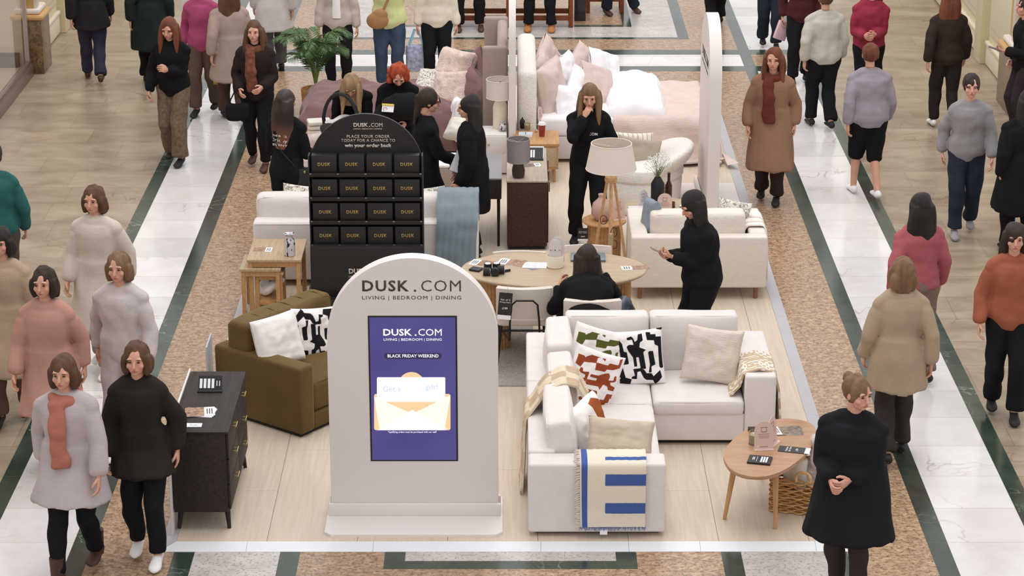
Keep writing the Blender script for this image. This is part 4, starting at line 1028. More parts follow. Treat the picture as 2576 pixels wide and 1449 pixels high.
for k in range(46):
    a = rnd.uniform(0, 6.28); r_ = rnd.uniform(.02, .14); h = rnd.uniform(.10, .25) * (1.1 - r_ * 2)
    tip = Vector((r_ * math.cos(a), r_ * math.sin(a), h)); tube(bs, [(0, 0, 0), tip * .5 + Vector((0, 0, .03)), tip], [.0016, .0014, .001], 4)
    for q in range(7):
        p = tip + Vector((rnd.gauss(0, .014), rnd.gauss(0, .014), rnd.gauss(0, .012))); s_ = rnd.uniform(.0035, .0065)
        g = bmesh.ops.create_icosphere(bf, subdivisions=1, radius=s_); bmesh.ops.translate(bf, vec=p, verts=g['verts'])
finish(bs, 'stems', STEM, fl); o = finish(bf, 'flower_heads', PET, fl); o['kind'] = 'stuff'
lathe_thing('bottle_vase', 'slim dark brown bottle vase behind the black vase on the coffee table', 'vase', at(1681, 515, CT), [(.03, 0), (.034, .01), (.034, .2), (.014, .25), (.014, .33), (.018, .335)], BROWN_W)
archcard('sign_card', 'pink arch sign card in front of the black vase on the coffee table', at(1672, 540, CT), .145, .215, PINK, 3)
archcard('sign_card', 'pink arch sign card with a black mark half hidden behind the black vase', at(1672, 512, CT), .14, .20, PINK, -35, ink=BLACK)
archcard('sign_card', 'narrow lilac-white arch sign card turned edge-on at the left of the coffee table', at(1619, 527, CT), .12, .20, GC, 40, ink=mat('grey_ink', rgb(110, 110, 120), .6))
t = thing('magazines', 'untidy stack of magazines beside the lilac sign card on the coffee table', 'magazines', at(1608, 536, CT), R(10))
for k in range(7):
    bm = NB(); box(bm, (rnd.uniform(-.012, .012), rnd.uniform(-.012, .012), .004 + k * .008), (.2, .13, .006), rot=(0, 0, rnd.uniform(-.5, .5))); finish(bm, 'magazine', [BLACK_C, PAPER, PHOTO2, PAPER, BLACK_C, PAPER, GC][k], t, smooth=False)
lathe_thing('candle_glass', 'small brown glass candle pot on the coffee table near the sign card', 'candle', at(1692, 530, CT), [(.02, 0), (.024, .004), (.024, .09), (.02, .09), (.02, .07)], mat('amber_glass', rgb(86, 60, 40), .15))
t = thing('catalogue', 'white catalogue lying on the right part of the coffee table', 'catalogue', at(1733, 525, CT), R(25))
bm = NB(); box(bm, (0, 0, .008), (.12, .2, .016), .002); finish(bm, 'cover', PAPER, t, smooth=False)

# ---------------------------------------------------------------- cream swivel chair
sc_ = thing('swivel_armchair', 'round cream boucle armchair with two cushions behind the tripod lamp', 'armchair', (1.38, 24.3, DZ))
bm = NB(); lathe(bm, [(0, .05), (.40, .05), (.43, .07), (.44, .27), (.42, .30), (0, .30)], 48); finish(bm, 'base', W_WOOL, sc_)
bm = NB(); lathe(bm, [(0, .29), (.42, .29), (.45, .32), (.455, .38), (.43, .43), (.3, .445), (0, .45)], 48); finish(bm, 'seat_cushion', W_WOOL, sc_)
bm = NB(); lathe(bm, [(0, 0), (.3, 0), (.3, .05), (0, .05)], 32); finish(bm, 'plinth', BLACK, sc_)
bm = NB(); pts = []; rd = []
for k in range(22):
    a = R(-70 + 135 * k / 21); e_ = math.sin(math.pi * k / 21) ** .5
    pts.append((.41 * math.cos(a), .41 * math.sin(a), .38 + .12 * e_)); rd.append((.085 * (.5 + .5 * e_), .13 + .07 * e_))
tube(bm, pts, rd, 14, side=None)
bmw = remesh(bm, .015, 'backrest', smooth=6); o = meshobj('backrest', bmw, W_WOOL, sc_)
STR = patmat('print_stripe', rgb(232, 226, 216), rgb(196, 182, 160), .01)
def strp(P): return np.abs(((P[:, 0] * 9) % 1) - .5) - .14
cush('scatter_cushion', 'cream and sand striped cushion at the back of the round armchair', STR, 1588, 386, 24.5, .48, .46, .14, heading=15, tilt=18, roll=-6, pat=strp, seed=61, n=40)
cush('scatter_cushion', 'plain sage-taupe cushion leaning on the round cream armchair', fabric('sage_taupe', rgb(172, 162, 146), .04), 1602, 408, 24.32, .50, .52, .15, heading=20, tilt=14, roll=-14, seed=63)

# ---------------------------------------------------------------- pebble side table and its things
PT = DZ + .49
pb = thing('pebble_table', 'pebble-shaped oak side table on three legs at the right front corner', 'side table', (1.94, 16.45, DZ))
px_ = [(1820, 1140), (1826, 1165), (1846, 1186), (1880, 1197), (1915, 1199), (1950, 1192), (1985, 1175), (2020, 1148), (2043, 1120), (2053, 1094), (2050, 1075), (2035, 1063), (2010, 1055), (1975, 1053), (1935, 1058), (1895, 1072), (1862, 1090), (1836, 1114)]
ol = [at(x, y, PT) - pb.location for x, y in px_]
sm_ = []
for i in range(len(ol)):
    p0, p1, p2, p3 = ol[i - 1], ol[i], ol[(i + 1) % len(ol)], ol[(i + 2) % len(ol)]
    for t in (0, .33, .66): sm_.append(.5 * ((2 * p1) + (p2 - p0) * t + (2 * p0 - 5 * p1 + 4 * p2 - p3) * t * t + (3 * p1 - p0 - 3 * p2 + p3) * t ** 3))
bm = NB(); prism(bm, [(p.x, p.y) for p in sm_], .462, .49, 'Z'); bmesh.ops.bevel(bm, geom=[e for e in bm.edges if abs(e.verts[0].co.z - e.verts[1].co.z) < 1e-5], offset=.008, segments=3, affect='EDGES', profile=.5)
PBW = wood('pebble_oak', rgb(170, 128, 96), rgb(184, 144, 112), rough=.35, scale=(3, 14, 14)); PBL = wood('pebble_oak_leg', rgb(180, 134, 88), rgb(200, 156, 108), rough=.4, scale=(16, 16, 2))
finish(bm, 'table_top', PBW, pb, angle=30)
for fx_, fy_, tx_, ty_ in ((1822, 1306, 1838, 1195), (1950, 1330, 1943, 1205), (1914, 1203, 1908, 1120)):
    f_ = at(fx_, fy_, DZ) - pb.location; g_ = at(tx_, ty_, PT - .03) - pb.location; g_ = Vector((f_.x * .78, f_.y * .78, .465))
    bm = NB(); tube(bm, [f_, f_.lerp(g_, .9), g_], [.014, .024, .026], 14); finish(bm, 'leg', PBL, pb)
bm = NB()
for a_, b_ in (((-.22, -.16), (.0, -.28)), ((.0, -.28), (.0, .3))): tube(bm, [(a_[0], a_[1], .45), (b_[0], b_[1], .45)], .014, 4)
finish(bm, 'under_frame', PBL, pb)
archcard('sign_card', 'pink arch sign card standing nearest on the pebble-shaped side table', at(1921, 1130, PT), .145, .215, PINK, 6)
archcard('sign_card', 'pink arch sign card turned edge-on behind the front one on the pebble table', at(1946, 1116, PT), .14, .215, PINK, 62)
cg = thing('jar_candle', 'clear glass jar candle behind the pink card on the pebble table', 'candle', at(1898, 1116, PT))
bm = NB(); lathe(bm, [(0, 0), (.042, 0), (.046, .004), (.046, .1), (.043, .1), (.043, .006), (0, .006)], 28); finish(bm, 'glass_jar', mat('candle_glass', rgb(210, 200, 180), .08, trans=.75), cg)
bm = NB(); lathe(bm, [(0, .008), (.041, .008), (.041, .075), (0, .077)], 28); finish(bm, 'wax', mat('wax', rgb(236, 230, 212), .5), cg)
brochure('brochures', 'fan of glossy photo brochures at the far side of the pebble table', 1980, 1085, PT, 172, .22, .15, 3, ph=PHOTO2, white=.25)
blackcard('stack of black offer leaflets with white print near the front of the pebble table', 1911, 1160, PT, -14, .17, .14, stack=.015)
t = pricetag('black price card lying flat at the right edge of the pebble table', 1998, 1132, 16.5, .11, .235, string=False, l1='Pebble', l2='Side Table', pr='£79')
t.location = at(1998, 1132, PT + .003); t.rotation_euler = (R(-90), 0, R(75))
bm = NB(); box(bm, (0, 0, .012), (.07, .05, .024), .006); tube(bm, [(.06, .0, .02), (.09, .01, .03)], .012, 10); o = finish(bm, 'card_reader', BLACK, None); o.location = at(1893, 1083, PT); tag(o, 'small black gadget behind the jar candle on the pebble table', 'gadget')

# ---------------------------------------------------------------- wicker basket with blankets
WICK = wood('wicker', rgb(150, 96, 52), rgb(206, 160, 104), rough=.7, scale=(60, 60, 20))
WICK2 = wood('wicker_light', rgb(180, 136, 86), rgb(222, 184, 132), rough=.7, scale=(60, 60, 20))
bk = thing('wicker_basket', 'brown woven wicker basket under the right side of the pebble table', 'basket', at(2015, 1300, DZ) + Vector((.03, .18, 0)), R(-16))
bw_, bd_, bh_ = .22, .15, .27; rnd = random.Random(9)
bm = NB(); bx(bm, -bw_ + .012, bw_ - .012, -bd_ + .012, bd_ - .012, 0, bh_ * .55); finish(bm, 'basket_lining', WICK, bk)
def strand(bm, side, z, ph, r=.011):
    n = 26
    for (p, q) in side:
        pts = []
        for k in range(n + 1):
            t = k / n; b0 = Vector(p).lerp(Vector(q), t); nrm = Vector((q[1] - p[1], p[0] - q[0], 0)).normalized()
            pts.append(b0 + nrm * (.009 * math.sin(t * math.pi * 9 + ph)) + Vector((0, 0, z + .004 * math.sin(t * 23 + ph * 3))))
        tube(bm, pts, [(r, r * .6)] * len(pts), 5)
cr4 = [(-bw_, -bd_, 0), (bw_, -bd_, 0), (bw_, bd_, 0), (-bw_, bd_, 0)]; sides = [(cr4[i], cr4[(i + 1) % 4]) for i in range(4)]
for k in range(14):
    bm = NB(); strand(bm, sides, .012 + k * .0195, (k % 2) * math.pi + rnd.uniform(-.3, .3), .0125); finish(bm, 'woven_strand', WICK if k % 3 else WICK2, bk)
for sgn in (-1, 1):
    bm = NB(); tube(bm, [(.055 * math.cos(t) + .02, sgn * (bd_ + .003), bh_ + .02 + .055 * math.sin(t)) for t in np.linspace(-.4, math.pi + .4, 16)], .013, 8); finish(bm, 'handle', WICK2, bk)
bm = NB()
for i, (x_, y_, r_, h_) in enumerate(((-.1, .02, .055, .44), (-.02, -.03, .05, .40))): tube(bm, [(x_, y_, .16), (x_ - .01, y_, .3), (x_ + .01, y_ + .01, h_)], [r_, r_, r_ * .8], 14)
o = meshobj('rolled_blanket', remesh(bm, .01, 'blanket', noise=(8, .012)), CREAM); o.matrix_world = Matrix.Translation(bk.location) @ Matrix.Rotation(R(-16), 4, 'Z'); tag(o, 'rolled cream blankets standing in the wicker basket', 'blanket')
bm = NB(); tube(bm, [(.10, .0, .18), (.11, .03, .35), (.13, .08, .5), (.15, .14, .58)], [.06, .085, .085, .04], 14)
FUR = mat('grey_fur', rgb(206, 196, 190), .95, nz=(12, .22), bump=(40, 1), sheen=.4)
o = meshobj('fur_throw', remesh(bm, .01, 'fur', noise=(16, .03)), FUR); o.matrix_world = Matrix.Translation(bk.location) @ Matrix.Rotation(R(-16), 4, 'Z'); tag(o, 'pale mottled faux fur throw bulging out of the wicker basket', 'blanket')
# ---------------------------------------------------------------- beds
def drape(name, m, x0, x1, y0, y1, zt, drops, parent, hem=.05, flare=.12, puff=.05, fold=.02, seed=0, n=70, r=.05, quilt=None):
    """cover laid on a box top and hanging down: drops=(x-,x+,y-,y+) hang lengths"""
    xs = np.linspace(x0 - drops[0], x1 + drops[1], n); ys = np.linspace(y0 - drops[2], y1 + drops[3], n); rows = []
    for y in ys:
        row = []
        for x in xs:
            ox = min(0, x - x0) + max(0, x - x1); oy = min(0, y - y0) + max(0, y - y1)
            d = math.hypot(ox, oy) if (ox and oy) else abs(ox) + abs(oy)
            cx, cy = min(max(x, x0), x1), min(max(y, y0), y1)
            z = zt
            nn = mnoise.noise(Vector((x * 2.3 + seed, y * 2.3, 0))) + .5 * mnoise.noise(Vector((x * 6 + seed, y * 6, 1)))
            if d > 0:
                u = Vector((ox, oy, 0)).normalized(); al = (x + y) * 9
                out = r * min(1, d / (2 * r)) + flare * (d / .5) + fold * math.sin(al + seed) * min(1, d / .3) * 1.5
                cx += u.x * out; cy += u.y * out; z = max(hem, zt - max(0, d - r * .5) * .96)
                z += nn * .006
            else:
                e = min(x - x0, x1 - x, y - y0, y1 - y); z += puff * min(1, e / .25) ** .5 + nn * puff * .5
            if quilt: z += .006 * max(0, abs(math.sin(x * quilt)) ** .3) 
            row.append(Vector((cx, cy, z)))
        rows.append(row)
    return sheet(name, m, rows, parent, .02, wob=fold * .6, seed=seed)
HBW = mat('headboard_boucle', rgb(236, 231, 224), .95, nz=(25, .04), bump=(60, .9), sheen=.3, spec=.1)
wbx0, wbx1, wy0, wy1 = .30, 2.2, 25.72, 27.32
wb_ = thing('double_bed', 'white double bed with boucle headboard, piled pillows and a blush bedspread', 'bed', (1.2, 26.5, DZ)); L0 = wb_.location
def W(x0, x1, y0, y1, z0, z1): return (x0 - L0.x, x1 - L0.x, y0 - L0.y, y1 - L0.y, z0, z1)
bm = NB(); bx(bm, *W(.08, .29, 25.6, 27.5, 0, 1.08), .07, 4); hb = finish(bm, 'headboard', HBW, wb_)
bm = NB(); bx(bm, *W(wbx0, wbx1, wy0, wy1, .04, .30), .02); finish(bm, 'bed_base', fabric('pale_grey_upholstery', rgb(214, 206, 206), .03), wb_)
bm = NB(); bx(bm, *W(wbx0, wbx1, wy0, wy1, .30, .52), .05, 4); finish(bm, 'mattress', SATIN, wb_)
QUILT = mat('quilted_blush', rgb(214, 195, 186), .85, nz=(6, .04), bump=(22, .5), spec=.15, stretch=(1, 1, 4))
bs_ = drape('bedspread', QUILT, 1.15, wbx1, wy0, wy1, .53, (0, .62, .56, .45), None, hem=.06, flare=.10, puff=.03, fold=.022, seed=3)
bs_.parent = wb_; bs_.matrix_parent_inverse = Matrix.Translation(-wb_.location + Vector((0, 0, DZ)))
def pil(label, m, x, y, Y, w=.62, h=.42, t=.17, heading=75, tilt=20, roll=0, seed=0, cat='pillow', name='pillow', cr=.02):
    return cush(name, label, m, x, y, Y, w, h, t, heading=heading, tilt=tilt, roll=roll, seed=seed, n=22, cr=cr, cat=cat)
pil('blush pillow at the back of the white bed, nearest the top of the headboard', BLUSH, 1380, 160, 27.0, .5, .5, heading=60, tilt=10, roll=40, seed=71)
pil('large blush piped pillow standing at the front left of the white bed', BLUSH, 1386, 222, 26.12, .55, .62, .2, heading=62, tilt=8, roll=8, seed=72)
pil('white pillow wedged between the two left blush pillows and the rest', SATIN, 1424, 205, 26.6, .5, .62, .2, heading=62, tilt=12, roll=6, seed=73)
pil('crumpled white pillow in the middle front of the white bed', SATIN, 1440, 258, 26.1, .5, .40, .18, heading=40, tilt=30, roll=-14, seed=74)
pil('white pillow set diagonally behind the drinking woman', SATIN, 1462, 222, 26.4, .42, .42, .16, heading=50, tilt=20, roll=45, seed=75)
pil('blush pillow standing on its corner at the back right of the pile', BLUSH, 1468, 168, 26.95, .45, .45, .16, heading=40, tilt=14, roll=45, seed=76)
pil('large blush pillow with dark piping leaning at the right of the pile', BLUSH, 1500, 222, 26.5, .5, .58, .18, heading=55, tilt=24, roll=-28, seed=77)
pil('large white pillow slumped at the far right of the pile', SATIN, 1522, 188, 26.95, .5, .6, .2, heading=55, tilt=26, roll=-24, seed=78)
d_ = drape('folded_duvet', SATIN, 1.16, 1.68, wy0 + .1, wy1 - .12, .64, (.16, .14, .42, .1), None, hem=.34, flare=.05, puff=.10, fold=.02, seed=6, n=44)
d_.location = (0, 0, DZ); tag(d_, 'puffy white duvet folded across the middle of the white bed', 'duvet')

mb = thing('double_bed', 'double bed with taupe winged headboard and a puffy mauve cover, two women seated on it', 'bed', (-1.3, 26.6, DZ)); L0 = mb.location
def wing(y0, y1): 
    bm = NB(); bx(bm, *W(-.31, -.03, y0, y1, .04, 1.27), .03, 3); finish(bm, 'headboard_wing', TAUPE, mb)
wing(25.95, 26.06); wing(27.45, 27.56)
bm = NB(); bx(bm, *W(-.15, -.04, 26.06, 27.45, .04, 1.25), .04, 3); finish(bm, 'headboard', TAUPE, mb)
bm = NB(); bx(bm, *W(-2.3, -.16, 26.1, 27.4, .03, .32), .02); finish(bm, 'bed_base', TAUPE, mb)
bm = NB(); bx(bm, *W(-2.3, -.16, 26.1, 27.4, .32, .50), .05, 4); finish(bm, 'mattress', SATIN, mb)
o = drape('duvet_cover', MAUVE, -2.32, -.45, 26.06, 27.28, .50, (.46, 0, .46, .2), None, hem=.06, flare=.08, puff=.13, fold=.03, seed=9)
o.parent = mb; o.matrix_parent_inverse = Matrix.Translation(-mb.location + Vector((0, 0, DZ)))
FURP = mat('blush_fur', rgb(216, 194, 184), .95, nz=(14, .16), bump=(50, 1), sheen=.5)
pil('fluffy pale pink pillow at the top of the mauve bed, far side', FURP, 1145, 172, 26.9, .5, .46, .28, heading=-45, tilt=24, seed=81, cr=.016)
pil('fluffy fawn pillow in front of the mauve pillows on the left bed', FURP, 1140, 228, 26.45, .52, .46, .28, heading=-35, tilt=30, roll=10, seed=82, cr=.016)
pil('mauve pillow standing on its corner against the winged headboard', MAUVE, 1192, 185, 27.0, .5, .5, .18, heading=-62, tilt=10, roll=35, seed=83)
pil('large mauve pillow sloping at the near side of the left bed', MAUVE, 1190, 245, 26.3, .55, .55, .2, heading=-55, tilt=16, roll=-20, seed=84)
pil('leaf-print pillow lying behind the red-haired woman', LEAFC, 1095, 210, 26.8, .5, .42, .16, heading=-20, tilt=55, seed=85)
pil('white pillow half off the near edge of the mauve bed, behind the woman in glasses', SATIN, 1150, 300, 26.0, .42, .5, .14, heading=-80, tilt=10, roll=10, seed=86)
bm = NB(); rnd = random.Random(4)
for k in range(5): ellipsoid(bm, (rnd.uniform(-.1, .1), rnd.uniform(-.08, .08), .1 + k * .07), (.17, .13, .08), u=16, v=10)
o = meshobj('fleece_blankets', remesh(bm, .012, 'fleece', noise=(9, .02)), mat('lilac_fleece', rgb(226, 212, 208), .95, nz=(18, .12), bump=(40, .8), sheen=.4)); o.location = at(790, 432, DZ) + Vector((.0, .1, -.02)); fp = o.location; tag(o, 'pile of folded pale pink and cream fleece blankets left of the black stand', 'blankets')
bm = NB()
for k in range(3): box(bm, (0, 0, .04 + k * .05), (.26, .2, .045), .018, rot=(0, 0, .1 * k))
o = finish(bm, 'folded_towels', CREAM); o.location = fp + Vector((.06, .02, .42)); tag(o, 'folded cream throws with brown piping on top of the fleece pile', 'blankets')

# ---------------------------------------------------------------- arch boards seen edge-on
def edge_board(label, x0, x1, y0, y1, h, plate=None):
    t = thing('arch_board', label, 'display board', ((x0 + x1) / 2, (y0 + y1) / 2, DZ)); a, b_ = (x1 - x0) / 2, (y1 - y0) / 2
    bm = NB(); prism(bm, arch(2 * b_, h, 40, z0=.02), -a, a, 'X'); bmesh.ops.bevel(bm, geom=[e for e in bm.edges if abs(e.verts[0].co.x - e.verts[1].co.x) < 1e-4], offset=.005, segments=2, affect='EDGES', profile=.5); finish(bm, 'board', PAINT, t, angle=30)
    pw = plate or .34
    bm = NB(); bx(bm, -pw, pw, -b_ - .03, b_ + .03, 0, .022, .006); finish(bm, 'base_plate', PAINT, t)
    if plate: return t
    bm = NB(); bx(bm, -a - .04, -a - .004, -b_ - .01, b_ + .01, .022, .11, .004); finish(bm, 'base_rail', PAINT, t)
    text('DUSK.COM', .75, .1, INK, t, (-a - .001, 0, h - .45), rot=(R(90), 0, R(-90)), bold=.01)
    text('LIVING | BEDROOM | DINING', .75, .035, INK, t, (-a - .001, 0, h - .56), rot=(R(90), 0, R(-90)))
    return t
b2h = aty(1765, 35, 24.22).z - DZ
edge_board('greige arch-topped board seen edge-on near the foot of the white bed', 2.03, 2.155, 23.62, 24.84, b2h)
edge_board('tall pale board seen edge-on between the mauve bed and the white bed', -.018, .058, 25.3, 26.5, 2.05, plate=.045)

# ---------------------------------------------------------------- nightstands and lamps
ns = thing('nightstand', 'small oak nightstand beside the white bed, crowded with a cup, candle and tray', 'nightstand', (.27, 25.2, DZ))
bm = NB(); bx(bm, -.24, .26, -.30, .26, .42, .45, .004); finish(bm, 'top', OAK_M, ns)
bm = NB(); bx(bm, -.23, .25, -.29, .25, .16, .42, .004); finish(bm, 'carcass', OAK_M, ns)
bm = NB(); bx(bm, -.21, .23, -.30, -.285, .19, .40, .003); d = finish(bm, 'drawer', OAK, ns)
for sx in (-1, 1):
    for sy in (-1, 1): bm = NB(); tube(bm, [(sx * .2, sy * .22, .17), (sx * .21, sy * .23, 0)], [.02, .014], 8); finish(bm, 'leg', OAK_M, ns)
NZ = DZ + .45
lathe_thing('black_bottle', 'small rounded black bottle at the back left of the oak nightstand', 'bottle', at(1314, 323, NZ), [(.022, 0), (.026, .01), (.03, .06), (.028, .09), (.014, .105), (.008, .112), (.008, .125)], BLACK)
cg = thing('jar_candle', 'small cream candle in a glass on the oak nightstand', 'candle', at(1326, 326, NZ))
bm = NB(); lathe(bm, [(0, 0), (.034, 0), (.036, .004), (.036, .075), (.033, .075), (.033, .006), (0, .006)], 24); finish(bm, 'glass_jar', MATS['candle_glass'], cg)
bm = NB(); lathe(bm, [(0, .008), (.031, .008), (.031, .055), (0, .057)], 24); finish(bm, 'wax', MATS['wax'], cg)
cup = thing('takeaway_cup', 'red takeaway coffee cup with a white lid on the oak nightstand', 'cup', at(1363, 343, NZ))
RED = mat('cup_red', rgb(150, 62, 60), .5, nz=(18, .25))
bm = NB(); lathe(bm, [(0, 0), (.028, 0), (.03, .003), (.04, .135), (0, .135)], 28); finish(bm, 'cup_body', RED, cup)
bm = NB(); lathe(bm, [(.041, .13), (.043, .134), (.043, .142), (.038, .146), (.036, .158), (.0, .158)], 28); finish(bm, 'lid', PAPER, cup)
t = thing('notebook', 'pale blue and white notebook with a pen on the oak nightstand', 'notebook', at(1322, 341, NZ), R(-3))
bm = NB(); box(bm, (0, 0, .012), (.15, .12, .024), .002); finish(bm, 'pages', PAPER, t, smooth=False)
bm = NB(); box(bm, (0, 0, .025), (.15, .12, .002)); finish(bm, 'cover', mat('ice_blue', rgb(196, 208, 222), .5), t, smooth=False)
bm = NB(); tube(bm, [(.0, -.05, .03), (.0, .03, .03)], .004, 8); finish(bm, 'pen', BRASS, t)
archcard('sign_card', 'narrow pink arch card standing at the back of the oak nightstand', at(1361, 312, NZ), .12, .2, PINK, 65)
bm = NB(); box(bm, (0, 0, .012), (.03, .05, .024), .004); o = finish(bm, 'wood_block', OAK); o.location = at(1349, 332, NZ); tag(o, 'tiny oak block beside the red takeaway cup', 'block')
wn = thing('nightstand', 'white nightstand under the cream bedside lamp', 'nightstand', (-.24, 25.42, DZ))
bm = NB(); bx(bm, -.2, .2, -.18, .2, .02, .46, .01); finish(bm, 'carcass', mat('white_lacquer', rgb(232, 228, 226), .35), wn)
bm = NB(); bx(bm, -.18, .18, -.186, -.178, .25, .44, .003); dd = finish(bm, 'drawer', mat('white_lacquer', rgb(232, 228, 226), .35), wn)
bm = NB(); ellipsoid(bm, (0, -.195, .35), (.012, .012, .012), u=10, v=8); finish(bm, 'knob', BRASS, dd)
bl = thing('table_lamp', 'cream ceramic bedside lamp with a drum shade beside the mauve bed headboard', 'lamp', at(1258, 322, DZ + .46)); lb = bl.location
zb1 = aty(1258, 245, lb.y).z - lb.z; zt1 = aty(1261, 200, lb.y).z - lb.z; rr1 = (aty(1296, 240, lb.y).x - aty(1226, 240, lb.y).x) / 2
bm = NB(); lathe(bm, [(0, 0), (.075, 0), (.08, .01), (.08, zb1 - .10), (.06, zb1 - .05), (.04, zb1 - .03), (.04, zb1 + .02), (0, zb1 + .02)], 32); finish(bm, 'lamp_base', CERAM, bl)
shade(bl, rr1, rr1, zb1, zt1)
bm = NB(); tube(bm, [(0, 0, zb1), (0, 0, zt1 - .02)], .006, 8); finish(bm, 'lamp_stem', BRASS, bl)
lathe_thing('patterned_vase', 'small round vase with a dark floral pattern in front of the cream bedside lamp', 'vase', at(1264, 328, DZ + .47), [(.02, 0), (.042, .02), (.045, .045), (.035, .07), (.012, .08), (.01, .1), (.016, .11), (.01, .108)], DAL)

# ---------------------------------------------------------------- dark cabinets by the aisle
sd = thing('sideboard', 'dark walnut cabinet with a pale top in the middle aisle, under the smoked glass lamp', 'cabinet', (.165, 23.2, DZ))
TOPG = wood('greige_top', rgb(164, 148, 132), rgb(182, 166, 150), rough=.45)
bm = NB(); bx(bm, -.20, .20, -.6, .6, .04, .70, .006); finish(bm, 'carcass', BROWN_W, sd)
bm = NB(); bx(bm, -.205, .205, -.605, .605, .70, .72, .008); finish(bm, 'top', TOPG, sd)
bm = NB(); bx(bm, -.18, .18, -.57, .57, 0, .04); finish(bm, 'plinth', BLACK, sd)
for i in range(3):
    bm = NB(); bx(bm, .2, .212, -.58 + i * .39, -.2 + i * .39, .07, .68, .003); dr_ = finish(bm, 'door', BROWN_W, sd)
    bm = NB(); tube(bm, [(.225, -.24 + i * .39, .5), (.225, -.24 + i * .39, .6)], .006, 8); finish(bm, 'handle', BRASS, dr_)
SZ = DZ + .72
gl = thing('table_lamp', 'smoked glass table lamp with a grey drum shade on the walnut cabinet', 'lamp', at(1304, 446, SZ)); g0 = gl.location
SMK = mat('smoked_glass', rgb(90, 76, 70), .06, trans=.6); SHG = mat('grey_shade', rgb(150, 140, 142), .9, bump=(200, .2))
za = aty(1304, 405, g0.y).z - g0.z; zb2 = aty(1304, 350, g0.y).z - g0.z; rg = (aty(1334, 360, g0.y).x - aty(1276, 360, g0.y).x) / 2
bm = NB(); lathe(bm, [(0, 0), (.05, 0), (.062, .02), (.066, .08), (.05, .15), (.02, za - .02), (.015, za + .02), (0, za + .02)], 32); finish(bm, 'lamp_base', SMK, gl)
shade(gl, rg, rg, za, zb2, SHG, SHG); bm = NB(); tube(bm, [(0, 0, za), (0, 0, zb2 - .02)], .006, 8); finish(bm, 'lamp_stem', BRASS, gl)
t = thing('card_holder', 'black offer card in a clear holder on the walnut cabinet', 'card holder', at(1342, 402, SZ), R(-2))
bm = NB(); box(bm, (0, 0, .006), (.2, .06, .012), .002); finish(bm, 'foot', BLACK, t)
bm = NB(); box(bm, (0, .05, .05), (.19, .004, .14), rot=(R(-42), 0, 0)); c = finish(bm, 'card', BLACK_C, t, smooth=False)
bm = NB()
for q in range(3): box(bm, (-.05 + q * .026, .0455, .051), (.018, .003, .085), rot=(R(-42), 0, 0))
finish(bm, 'card_print', PAPER, c, smooth=False)
bm = NB(); box(bm, (0, .056, .053), (.205, .003, .155), rot=(R(-42), 0, 0)); finish(bm, 'acrylic_back', PAPER, t)
brochure('brochures', 'photo brochures in front of the offer card on the walnut cabinet', 1338, 416, SZ, 3, .17, .1, 2, ph=PHOTO2)
cn = thing('console_drawers', 'grey-topped dark console with drawers left of the aisle, behind the long-haired woman', 'console', (-.32, 23.15, DZ))
bm = NB(); bx(bm, -.23, .23, -.45, .45, .50, .70, .004); finish(bm, 'carcass', WALNUT, cn)
bm = NB(); bx(bm, -.235, .235, -.455, .455, .70, .718, .004); finish(bm, 'top', mat('grey_top', rgb(138, 136, 138), .4), cn)
for i in range(2):
    bm = NB(); bx(bm, -.242, -.23, -.43 + i * .44, -.01 + i * .44, .52, .68, .003); dr_ = finish(bm, 'drawer', WALNUT, cn)
    bm = NB(); ellipsoid(bm, (-.255, -.22 + i * .44, .6), (.012, .012, .012), u=10, v=8); finish(bm, 'knob', BRASS, dr_)
for sx in (-1, 1):
    for sy in (-1, 1): bm = NB(); tube(bm, [(sx * .2, sy * .42, .5), (sx * .2, sy * .42, 0)], [.016, .012], 8); finish(bm, 'leg', WALNUT, cn)
sb_ = thing('storage_box', 'taupe upholstered storage box with a white top, beside the woman in glasses', 'box', (-.62, 24.6, DZ))
bm = NB(); bx(bm, -.16, .16, -.25, .25, 0, .34, .012); finish(bm, 'box_body', TAUPE, sb_)
bm = NB(); bx(bm, -.16, .16, -.25, .25, .34, .37, .01); finish(bm, 'box_lid', WHITE, sb_)
o = cush('folded_bedding', 'stack of folded cream bedding behind the box by the woman in glasses', CREAM, 1160, 325, 25.2, .34, .30, .16, heading=-20, tilt=60, seed=91, cat='bedding')

